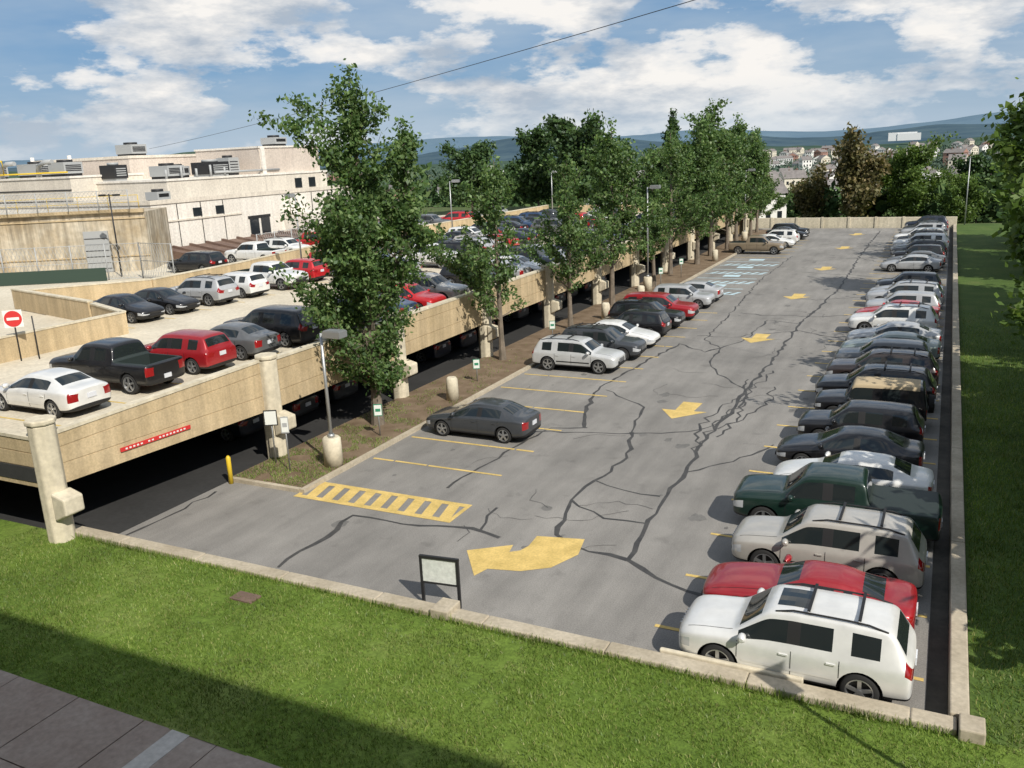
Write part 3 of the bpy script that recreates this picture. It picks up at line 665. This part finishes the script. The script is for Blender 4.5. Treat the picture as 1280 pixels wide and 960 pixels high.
# ------------------------------------------------------------------ cars
def carpaint():
    m,nt,b=nmat('car_paint'); oi=nt.nodes.new('ShaderNodeObjectInfo')
    v=pos(nt)
    dirt=ramp(nt,noise(nt,v,1.7,3,.6),[(.3,.86),(.7,1.04)])
    nt.links.new(mix(nt,1,oi.outputs['Color'],dirt,'MULTIPLY'),b.inputs['Base Color']); b.inputs['Metallic'].default_value=.2
    nt.links.new(ramp(nt,noise(nt,v,2.3,3,.6),[(.3,.28),(.7,.48)]),b.inputs['Roughness'])
    b.inputs['Coat Weight'].default_value=.7; b.inputs['Coat Roughness'].default_value=.07
    return m
CM=[carpaint(),simple('car_glass',(.016,.021,.022),.05,0,.3),simple('car_black_trim',(.012,.012,.013),.6),simple('tyre',(.018,.018,.018),.85),simple('alloy_rim',(.42,.43,.44),.3,.8),
    simple('headlight',(.5,.52,.54),.12,.2,1),simple('taillight',(.26,.008,.01),.15,0,1),simple('licence_plate',(.6,.62,.66),.4),simple('bed_cover',(.02,.03,.028),.6),simple('tan_soft_top',(.44,.35,.22),.8)]
def build_car(name,S,wheels,r,opts):
    rings=[]
    for (x,w,zb,zs,zt,wg,tag) in S:
        h=zt-zs; d1=.085 if h>.3 else h*.45; d2=.035 if h>.3 else h*.18
        pr=[(0,zb),(w-.12,zb),(w-.025,zb+.1),(w,zb+(zs-zb)*.5),(w-.008,zs-.09),(w-.05,zs-.01),(wg,zt-d1),(wg-.055,zt-d2),(wg*.5,zt-.008),(0,zt)]
        ring=[(x,-y,z) for y,z in pr]+[(x,y,z) for y,z in pr[-2:0:-1]]
        rings.append(ring)
    n=len(rings[0]); V=[p for r_ in rings for p in r_]; F=[];Mt=[]
    def idx(k): return k if k<=9 else 18-k
    npil=0
    for i in range(len(rings)-1):
        tag=S[i][6]
        if tag=='p': npil+=1
        for k in range(n):
            a,b=idx(k),idx((k+1)%n); lo=min(a,b)
            F.append([i*n+k,(i+1)*n+k,(i+1)*n+(k+1)%n,i*n+(k+1)%n]); mt=0
            if lo<=1: mt=2
            if tag=='ws': mt=1 if lo in(5,7,8) else mt
            elif tag=='c': mt=1 if lo==5 else mt
            elif tag=='p': mt=2 if (lo==5 and npil<=opts.get('bp',1)) else mt
            elif tag=='rw': mt=1 if lo in(7,8) else mt
            elif tag=='b': mt=8 if lo>=6 else mt
            elif tag=='nose': mt=5 if lo==3 else mt
            elif tag=='tail': mt=6 if lo in opts.get('tl',(4,)) else mt
            if opts.get('roof') and tag in ('c','p') and lo>=6: mt=9
            Mt.append(mt)
    for end,base in ((0,0),(1,(len(rings)-1)*n)):
        for k in range(9):
            a,b=k,k+1; a2,b2=(n-k)%n,n-(k+1)
            if k==0: f=[a,b,b2]
            elif k==8: f=[a,b,a2]
            else: f=[a,b,b2,a2]
            f=[base+q for q in f]
            if end==1: f=f[::-1]
            F.append(f); mt=0
            if k<=1: mt=2
            if end==0 and k in (2,3): mt=2
            Mt.append(mt)
    me=bpy.data.meshes.new(name+'_cage'); me.from_pydata(V,[],F)
    for m_ in CM: me.materials.append(m_)
    me.polygons.foreach_set('material_index',Mt)
    bm=bmesh.new(); bm.from_mesh(me); bmesh.ops.recalc_face_normals(bm,faces=bm.faces)
    bm.to_mesh(me); bm.free()
    ob=bpy.data.objects.new('tmp',me); COL.objects.link(ob)
    ss=ob.modifiers.new('s','SUBSURF'); ss.levels=2; ss.render_levels=2
    cut=MB(); wmax=max(s[1] for s in S)
    for wx in wheels:
        for sd in (-1,1):
            cut.tube([(wx,sd*(wmax-.30),r),(wx,sd*(wmax+.3),r)],[r+.065]*2,2,28)
    if opts.get('bed'):
        x0,x1,zz=opts['bed']; cut.bx(x1,x0,-.76,.76,zz,2.5,8)
    cme=cut.mesh('cut',CM); bm=bmesh.new(); bm.from_mesh(cme); bmesh.ops.recalc_face_normals(bm,faces=bm.faces); bm.to_mesh(cme); bm.free()
    co=bpy.data.objects.new('cut',cme); COL.objects.link(co)
    bo=ob.modifiers.new('b','BOOLEAN'); bo.operation='DIFFERENCE'; bo.object=co; bo.solver='EXACT'
    dg=bpy.context.evaluated_depsgraph_get(); dg.update()
    body=bpy.data.meshes.new_from_object(ob.evaluated_get(dg))
    for p in body.polygons: p.use_smooth=True
    try: body.set_sharp_from_angle(angle=math.radians(38))
    except Exception: pass
    bvh=BVHTree.FromPolygons([v.co.copy() for v in body.vertices],[list(p.vertices) for p in body.polygons])
    bpy.data.objects.remove(ob); bpy.data.objects.remove(co)
    E=MB()
    def side(x,z,sd,off=.004):
        h=bvh.ray_cast(Vector((x,sd*3,z)),Vector((0,-sd,0)))
        return Vector((x,h[0].y+sd*off,z)) if h[0] else Vector((x,sd*wmax,z))
    zb=S[4][2]; zs=opts['belt']
    for x in opts['seams']:
        for sd in (-1,1):
            zz=[zb+.16+(zs-.05-zb-.16)*i/6 for i in range(7)]; vs=[]
            for z in zz: vs+= [side(x-.008,z,sd),side(x+.008,z,sd)]
            E.add(vs,[(2*i,2*i+1,2*i+3,2*i+2) for i in range(6)],2)
    for x in opts['handles']:
        for sd in (-1,1): p=side(x,zs-.14,sd,.01); E.box(p,(.17,.03,.035),opts.get('hm',0))
    for sd in (-1,1):
        xa,xb=wheels[1]+r+.12,wheels[0]-r-.12; vs=[]
        for i in range(9):
            x=xa+(xb-xa)*i/8
            for z in (zb+.27,zb+.33): vs.append(side(x,z,sd,.008))
        E.add(vs,[(2*i,2*i+1,2*i+3,2*i+2) for i in range(8)],2 if opts.get('cladding') else 0)
        mx=opts['mirror']; p=side(mx,zs+.01,sd)
        E.tube([(mx+.02,p.y,zs+.08),(mx-.02,p.y+sd*.10,zs+.10),(mx-.03,p.y+sd*.22,zs+.10),(mx-.03,p.y+sd*.26,zs+.10)],[.03,.085,.085,.04],0,10)
    for wx in wheels:
        for sd in (-1,1):
            yo=sd*(wmax-.015); prof=[(.0,-.08),(.60,-.08),(.66,-.01),(.72,-.012),(.93,-.012),(1.0,-.04),(1.0,-.19),(.9,-.22),(0,-.22)]
            o=len(E.v); ns=28
            for q,dy in prof:
                for k in range(ns):
                    t=6.28318*k/ns; E.v.append((wx+r*q*math.cos(t),yo+sd*dy,r+r*q*math.sin(t)))
            for j in range(len(prof)-1):
                for k in range(ns):
                    f=[o+j*ns+k,o+j*ns+(k+1)%ns,o+(j+1)*ns+(k+1)%ns,o+(j+1)*ns+k]
                    E.f.append(f if sd>0 else f[::-1]); E.m.append(2 if j<=0 else (4 if j<3 else 3)); E.sm.append(j>2)
            ns=5
            for k in range(ns):
                t=6.28318*k/ns+.3; c=Vector((wx+r*.33*math.cos(t),yo-sd*.03,r+r*.33*math.sin(t)))
                E.box(c,(r*.66,.03,.075),4,0,Matrix.Rotation(-t,3,'Y'))
            E.tube([(wx,yo-sd*.05,r),(wx,yo-sd*.01,r)],[.07,.05],4,10)
    xr=S[-1][0]; E.box((xr-.0,0,opts['plate']),(.05,.34,.16),7)
    E.box((S[0][0]-.0,0,zb+.22),(.06,.9,.10),2)
    if opts.get('grille'):
        for k in range(6): E.box((S[0][0]+.012,-.3+k*.12,opts['grille']),(.05,.05,.20),opts.get('gm',2))
    if opts.get('rails'):
        x0,x1=opts['rails']
        for sd in (-1,1):
            pts=[]
            for i in range(7):
                x=x0+(x1-x0)*i/6; h=bvh.ray_cast(Vector((x,sd*.60,3)),Vector((0,0,-1))); z=h[0].z if h[0] else 1.7
                pts.append((x,sd*.60,z+(.0 if i in(0,6) else .055)))
            E.tube(pts,[.02]*7,2,6)
        for x in (x0+(x1-x0)*.3,x0+(x1-x0)*.75):
            h=bvh.ray_cast(Vector((x,0,3)),Vector((0,0,-1))); E.box((x,0,h[0].z+.06),(.06,1.2,.03),2)
    if opts.get('sunroof'):
        x0,x1=opts['sunroof']; vs=[]
        for i in range(5):
            for j in range(5):
                x=x0+(x1-x0)*i/4;y=-.38+.76*j/4; h=bvh.ray_cast(Vector((x,y,3)),Vector((0,0,-1))); vs.append((x,y,h[0].z+.006))
        E.add(vs,[(i*5+j,i*5+j+1,i*5+j+6,i*5+j+5) for i in range(4) for j in range(4)],1)
    if opts.get('spare'):
        xx=S[-1][0]-.12; E.tube([(xx+.1,0,.95),(xx-.1,0,.95)],[.36,.34],3,24); E.tube([(xx-.1,0,.95),(xx-.12,0,.95)],[.2,.2],4,16)
    if opts.get('hood'):
        x0,x1=opts['hood']
        for sd in (-1,1):
            vs=[]
            for i in range(9):
                x=x0+(x1-x0)*i/8
                for yy in (.70,.712):
                    h=bvh.ray_cast(Vector((x,sd*yy,3)),Vector((0,0,-1))); vs.append((x,sd*yy,(h[0].z if h[0] else .8)+.004))
            E.add(vs,[(2*i,2*i+1,2*i+3,2*i+2) for i in range(8)],2)
    em=E.mesh('ex',CM)
    bm=bmesh.new(); bm.from_mesh(body); bm.from_mesh(em)
    out=bpy.data.meshes.new(name); bm.to_mesh(out); bm.free()
    for m_ in CM: out.materials.append(m_)
    return out
sedanS=[(2.36,.52,.34,.56,.60,.40,'nose'),(2.28,.76,.24,.64,.70,.56,'nose'),(2.02,.88,.19,.72,.81,.66,'h'),(1.5,.91,.19,.80,.91,.70,'h'),(1.08,.915,.19,.85,.97,.72,'h'),(.98,.915,.19,.87,1.0,.72,'ws'),
 (.28,.915,.19,.91,1.37,.60,'c'),(.12,.915,.19,.91,1.41,.585,'c'),(-.24,.915,.19,.92,1.44,.58,'p'),(-.29,.915,.19,.92,1.44,.58,'c'),(-.98,.915,.19,.94,1.41,.575,'c'),(-1.15,.915,.19,.95,1.38,.575,'rw'),
 (-1.78,.91,.2,.97,1.09,.66,'t'),(-1.9,.905,.2,.97,1.07,.68,'t'),(-2.24,.86,.24,.93,1.04,.64,'tail'),(-2.34,.74,.34,.86,.98,.56,'tail')]
coupeS=[(2.38,.60,.32,.60,.64,.46,'nose'),(2.30,.80,.24,.68,.74,.58,'nose'),(2.02,.90,.19,.75,.85,.66,'h'),(1.5,.93,.19,.80,.93,.70,'h'),(.82,.935,.19,.86,.99,.72,'h'),(.72,.935,.19,.87,1.01,.72,'ws'),
 (.05,.935,.19,.90,1.31,.58,'c'),(-.08,.935,.19,.90,1.34,.57,'c'),(-.72,.935,.19,.93,1.34,.56,'p'),(-.80,.94,.19,.94,1.32,.56,'c'),(-1.05,.94,.19,.96,1.27,.56,'t'),(-1.12,.94,.19,.96,1.25,.56,'rw'),
 (-1.75,.94,.2,.98,1.07,.66,'t'),(-1.9,.93,.2,.98,1.06,.68,'t'),(-2.24,.88,.24,.95,1.05,.66,'tail'),(-2.34,.78,.34,.88,.99,.58,'tail')]
suvS=[(2.35,.66,.42,.74,.82,.55,'nose'),(2.28,.84,.30,.84,.94,.66,'nose'),(2.08,.92,.26,.92,1.03,.74,'h'),(1.55,.935,.26,.96,1.08,.76,'h'),(1.20,.935,.26,.98,1.11,.77,'h'),(1.10,.935,.26,.99,1.13,.77,'ws'),
 (.50,.935,.26,1.0,1.62,.68,'c'),(.38,.935,.26,1.0,1.67,.67,'c'),(-.03,.935,.26,1.01,1.70,.665,'p'),(-.09,.935,.26,1.01,1.70,.665,'c'),(-.98,.935,.26,1.02,1.70,.665,'t'),(-1.10,.935,.26,1.02,1.70,.665,'c'),(-1.84,.93,.26,1.03,1.66,.66,'t'),
 (-1.98,.925,.26,1.04,1.62,.66,'rw'),(-2.22,.92,.28,1.04,1.16,.76,'tail'),(-2.30,.90,.30,.96,1.09,.72,'tail'),(-2.36,.78,.36,.86,.98,.62,'tail')]
boxS=[(2.05,.62,.50,.86,.94,.55,'nose'),(2.0,.70,.46,.92,1.02,.60,'nose'),(1.85,.80,.45,.96,1.08,.64,'h'),(1.3,.86,.42,1.02,1.16,.68,'h'),(.95,.88,.40,1.04,1.18,.70,'h'),(.88,.88,.40,1.05,1.2,.70,'ws'),
 (.62,.88,.40,1.06,1.72,.70,'c'),(.55,.88,.40,1.06,1.76,.70,'c'),(-.2,.88,.40,1.06,1.78,.70,'p'),(-.32,.88,.40,1.06,1.78,.70,'c'),(-1.2,.88,.40,1.06,1.78,.70,'p'),(-1.32,.88,.40,1.06,1.78,.70,'c'),(-1.82,.88,.40,1.06,1.76,.70,'t'),
 (-1.93,.88,.4,1.06,1.74,.70,'rw'),(-2.02,.88,.42,1.06,1.16,.76,'tail'),(-2.07,.84,.44,1.0,1.10,.72,'tail')]
pkS=[(2.78,.74,.50,.86,.94,.6,'nose'),(2.72,.90,.40,.98,1.08,.74,'nose'),(2.52,.97,.36,1.05,1.16,.80,'h'),(1.8,.985,.34,1.09,1.22,.83,'h'),(1.42,.985,.34,1.10,1.24,.84,'h'),(1.34,.985,.34,1.11,1.26,.84,'ws'),
 (.82,.985,.34,1.12,1.76,.73,'c'),(.70,.985,.34,1.12,1.81,.72,'c'),(.20,.985,.34,1.12,1.84,.715,'p'),(.12,.985,.34,1.12,1.84,.715,'c'),(-.68,.985,.34,1.13,1.82,.715,'t'),(-.86,.985,.34,1.13,1.78,.715,'rw'),
 (-.96,.985,.34,1.13,1.20,.87,'b'),(-1.05,.985,.34,1.13,1.19,.89,'b'),(-2.62,.985,.34,1.13,1.19,.89,'b'),(-2.70,.98,.36,1.12,1.18,.88,'tail'),(-2.80,.92,.42,1.05,1.12,.80,'tail')]
O=dict
C={}
C['sedan']=build_car('sedan',sedanS,(1.42,-1.38),.325,O(belt=.91,seams=(.95,-.25,-1.15),handles=(-.08,-.98),mirror=.85,plate=.72,tl=(3,4),hood=(2.1,1.0)))
C['coupe']=build_car('coupe',coupeS,(1.45,-1.32),.345,O(belt=.90,seams=(.72,-.75),handles=(-.55,),mirror=.62,plate=.72,tl=(4,),hood=(2.1,.8),bp=0))
C['suv']=build_car('suv',suvS,(1.42,-1.40),.375,O(belt=1.01,seams=(1.02,-.07,-1.0),handles=(.08,-.84),mirror=.92,plate=.85,tl=(4,5),rails=(.3,-1.85),cladding=True,grille=.68,gm=4,hood=(2.1,1.15),bp=1))
C['suvs']=build_car('suv_sunroof',suvS,(1.42,-1.40),.375,O(belt=1.01,seams=(1.02,-.07,-1.0),handles=(.08,-.84),mirror=.92,plate=.85,tl=(4,5),rails=(.3,-1.85),sunroof=(.30,-.35),grille=.68,gm=4,hood=(2.1,1.15),bp=1))
C['hatch']=build_car('hatch',[(a*.92,b*.97,c*.85,d*.93,e*.93,f*.96,t) for a,b,c,d,e,f,t in suvS],(1.30,-1.28),.335,O(belt=.94,seams=(.95,-.07,-.95),handles=(.08,-.8),mirror=.85,plate=.78,tl=(4,5),bp=2))
C['van']=build_car('minivan',[(a*1.08,b*1.04,c*.8,d*.98,e*1.0,f*1.05,t) for a,b,c,d,e,f,t in suvS],(1.58,-1.5),.345,O(belt=1.0,seams=(1.1,-.07,-1.1),handles=(.1,-.9),mirror=1.0,plate=.85,tl=(4,5),bp=2))
C['offroad']=build_car('offroad',boxS,(1.25,-1.2),.40,O(belt=1.05,seams=(.75,-.26,-1.15),handles=(-.1,-1.0),mirror=.75,plate=.75,tl=(3,),roof=True,spare=True,cladding=True,bp=0))
C['pickup']=build_car('pickup',pkS,(1.85,-1.75),.40,O(belt=1.12,seams=(1.25,.15,-.85),handles=(.3,-.55),mirror=1.12,plate=.62,tl=(3,4),bed=(-1.08,-2.64,.72),grille=.78,gm=4,hood=(2.5,1.4)))
C['pickupc']=build_car('pickup_cover',pkS,(1.85,-1.75),.40,O(belt=1.12,seams=(1.25,.15,-.85),handles=(.3,-.55),mirror=1.12,plate=.62,tl=(3,4),grille=.78,gm=4,hood=(2.5,1.4)))
NAMES=dict(sedan='parked_sedan',coupe='parked_coupe',suv='parked_suv',suvs='parked_suv',hatch='parked_hatchback',van='parked_minivan',offroad='parked_offroad_car',pickup='pickup_truck',pickupc='pickup_truck')
K=dict(white=(.76,.76,.74),silver=(.42,.43,.44),lsilver=(.55,.56,.56),grey=(.12,.125,.13),dgrey=(.05,.055,.062),black=(.010,.010,.012),red=(.33,.012,.018),bred=(.5,.015,.02),green=(.008,.028,.020),champ=(.46,.44,.40),brown=(.035,.026,.024),blue=(.03,.06,.13),tan=(.25,.20,.14),navy=(.012,.018,.035),sage=(.25,.30,.28))
def car(t,c,x,y,rot=0,z=0):
    inst(NAMES[t],C[t],(x+R.uniform(-.18,.18),y,z),rot+R.uniform(-.03,.03),(1,R.uniform(.98,1.02),R.uniform(.98,1.02)),K[c])
PI=math.pi
right=[('suvs','white',17.2),('coupe','red',19.45),('suv','champ',22.05),('pickupc','green',24.85),('sedan','white',27.55),('sedan','black',30.2),('hatch','black',33.0),('offroad','black',35.7),('suv','black',38.5),('suv','brown',41.6),('hatch','grey',44.4),('sedan','sage',47.1),('sedan','silver',49.8),('suv','white',53.6),('sedan','bred',56.6),('hatch','silver',59.3),('suv','silver',62.6),('sedan','silver',65.4),('hatch','dgrey',68.2),
('sedan','silver',80.0),('sedan','grey',82.8),('hatch','black',86),('suv','dgrey',89),('sedan','silver',92),('van','white',95.2),('suv','black',98.2),('van','white',101.2),('sedan','grey',104.2),('suv','silver',107),('hatch','black',110),('sedan','black',113),('suv','navy',116)]
for t,c,y in right:
    x=-2.25 if not t.startswith('pickup') else -2.15
    car(t,c,x,y,PI)
left=[('sedan','dgrey',-16.35,29.45,PI),('suv','lsilver',-16.75,40.7,0),('suv','dgrey',-16.6,43.6,0),('sedan','white',-16.6,46.6,0),('hatch','black',-16.7,49.6,PI),('suv','black',-16.7,52.2,0),('van','red',-16.7,55.2,0),('hatch','silver',-16.5,59.6,0),('sedan','silver',-16.4,62.4,PI),('pickup','tan',-17.2,91.3,0),('sedan','white',-16.8,97,0),('suv','white',-16.8,100,PI),('sedan','black',-16.8,105.5,0),('hatch','black',-16.8,108.5,0)]
for t,c,x,y,r in left: car(t,c,x,y,r)
DZ=2.9
for t,c,y,r in [('sedan','white',19.2,PI),('pickup','black',22.4,PI),('hatch','red',25.4,PI),('sedan','grey',28.0,PI),('van','black',30.8,PI)]: car(t,c,-28.2 if t!='pickup' else -28.6,y,r,DZ)
for t,c,y,r in [('sedan','black',33.4,0),('sedan','black',36.0,0),('suv','silver',38.9,PI),('hatch','white',41.8,PI),('pickup','white',45.2,0)]: car(t,c,-41.0,y,r,DZ)
for t,c,x,y,r in (('van','black',-54.2,51.5,PI),('pickup','white',-53.2,57.2,PI),('pickup','bred',-54,66,0),('suv','white',-54,62,0)): car(t,c,x,y,r,2.87)
tt=['sedan','sedan','suv','hatch','van','suv','pickup']; cc=['white','silver','grey','black','silver','blue','white','silver','navy','champ','dgrey','bred','sage','grey','black']
rc=random.Random(12)
for y in np.arange(33.8,100,2.75):
    if rc.random()<.85: car(rc.choice(tt[:6]),rc.choice(cc),-26.3,float(y),rc.choice([0,PI]),DZ)
for y in np.arange(48.5,100,2.75):
    if rc.random()<.85: car(rc.choice(tt),rc.choice(cc),-35.5,float(y),rc.choice([0,PI]),DZ)
    if rc.random()<.8: car(rc.choice(tt),rc.choice(cc),-41.2,float(y),rc.choice([0,PI]),DZ)
for y in np.arange(72,108,3.0):
    if rc.random()<.7: car(rc.choice(tt),rc.choice(cc),-54,float(y),rc.choice([0,PI]),2.87)
for y in np.arange(25.8,80,2.9):
    if rc.random()<.65: car(rc.choice(tt[:5]),rc.choice(['black','dgrey','navy','grey','silver']),-27.2,float(y),PI)
# ------------------------------------------------------------------ light, sky
el=math.radians(42); sd=Vector((.84,-.54)).normalized()
sv=Vector((sd.x*math.cos(el),sd.y*math.cos(el),math.sin(el)))
sl=bpy.data.lights.new('sun','SUN'); sl.energy=5.0; sl.angle=math.radians(.5); sl.color=(1,.94,.84)
so=bpy.data.objects.new('sun',sl); COL.objects.link(so); so.rotation_euler=sv.to_track_quat('Z','Y').to_euler()
w=bpy.data.worlds.new('World'); scene.world=w; w.use_nodes=True; nt=w.node_tree; nt.nodes.clear()
sky=nt.nodes.new('ShaderNodeTexSky'); sky.sky_type='NISHITA'; sky.sun_disc=False; sky.sun_elevation=el; sky.sun_rotation=math.atan2(sd.x,sd.y); sky.dust_density=.6; sky.ozone_density=2.5
bg=nt.nodes.new('ShaderNodeBackground'); bg.inputs[1].default_value=.095
nt.links.new(mix(nt,1,sky.outputs[0],(.78,.95,1.18),'MULTIPLY'),bg.inputs[0])
tc=nt.nodes.new('ShaderNodeTexCoord'); sx=nt.nodes.new('ShaderNodeSeparateXYZ'); nt.links.new(tc.outputs['Generated'],sx.inputs[0])
def wmap(sc,loc=(0,0,0)):
    mp=nt.nodes.new('ShaderNodeMapping'); mp.inputs['Scale'].default_value=sc; mp.inputs['Location'].default_value=loc; nt.links.new(tc.outputs['Generated'],mp.inputs[0]); return mp.outputs[0]
def bgn(col,st):
    b_=nt.nodes.new('ShaderNodeBackground'); b_.inputs[1].default_value=st
    if isinstance(col,bpy.types.NodeSocket): nt.links.new(col,b_.inputs[0])
    else: b_.inputs[0].default_value=(*col,1)
    return b_.outputs[0]
def mx(f,a,b):
    m_=nt.nodes.new('ShaderNodeMixShader'); nt.links.new(f,m_.inputs[0]); nt.links.new(a,m_.inputs[1]); nt.links.new(b,m_.inputs[2]); return m_.outputs[0]
blue=mx(ramp(nt,sx.outputs[2],[(0,.75),(.25,.75),(.6,.35)]),bg.outputs[0],bgn((.18,.32,.50),1.0))
thinc=ramp(nt,noise(nt,wmap((2.5,2.5,12),(3,1,0)),1.0,5,.6),[(.38,0.0),(.66,.7)])
s1=mx(thinc,blue,bgn((.45,.55,.66),1.0))
big=noise(nt,wmap((5.6,5.6,15),(7.3,2.4,.6)),1.0,8,.58)
cov=ramp(nt,big,[(.475,0.0),(.52,.75),(.58,1.0)])
shade=ramp(nt,noise(nt,wmap((6.2,6.2,19),(7.25,2.45,.80)),1.0,6,.62),[(.42,(1.0,.97,.93)),(.60,(.46,.53,.62))])
s2=mx(cov,s1,bgn(shade,.95))
hz=ramp(nt,sx.outputs[2],[(0.0,.8),(.03,.4),(.07,0.0)])
s3=mx(hz,s2,bgn((.52,.62,.72),1.0))
wo=nt.nodes.new('ShaderNodeOutputWorld'); nt.links.new(s3,wo.inputs[0])
# ------------------------------------------------------------------ camera
thr=.045; p=math.atan(287/1078); psi=math.radians(26.9)
fwd=Vector((-math.sin(psi)*math.cos(p),math.cos(psi)*math.cos(p),-math.sin(p)))
R0=Vector((math.cos(psi),math.sin(psi),0)); U0=R0.cross(fwd)
rt=R0*math.cos(thr)-U0*math.sin(thr); up=R0*math.sin(thr)+U0*math.cos(thr)
cam=bpy.data.cameras.new('camera'); co=bpy.data.objects.new('camera',cam); COL.objects.link(co)
mw=Matrix.Identity(4)
for i in range(3): mw[i][0]=rt[i]; mw[i][1]=up[i]; mw[i][2]=-fwd[i]
mw[0][3]=0;mw[1][3]=0;mw[2][3]=11
co.matrix_world=mw; cam.sensor_width=36; cam.lens=1078/1280*36; cam.clip_end=20000; cam.clip_start=.1
scene.camera=co
scene.view_settings.view_transform='Standard'; scene.view_settings.look='None'; scene.view_settings.exposure=0
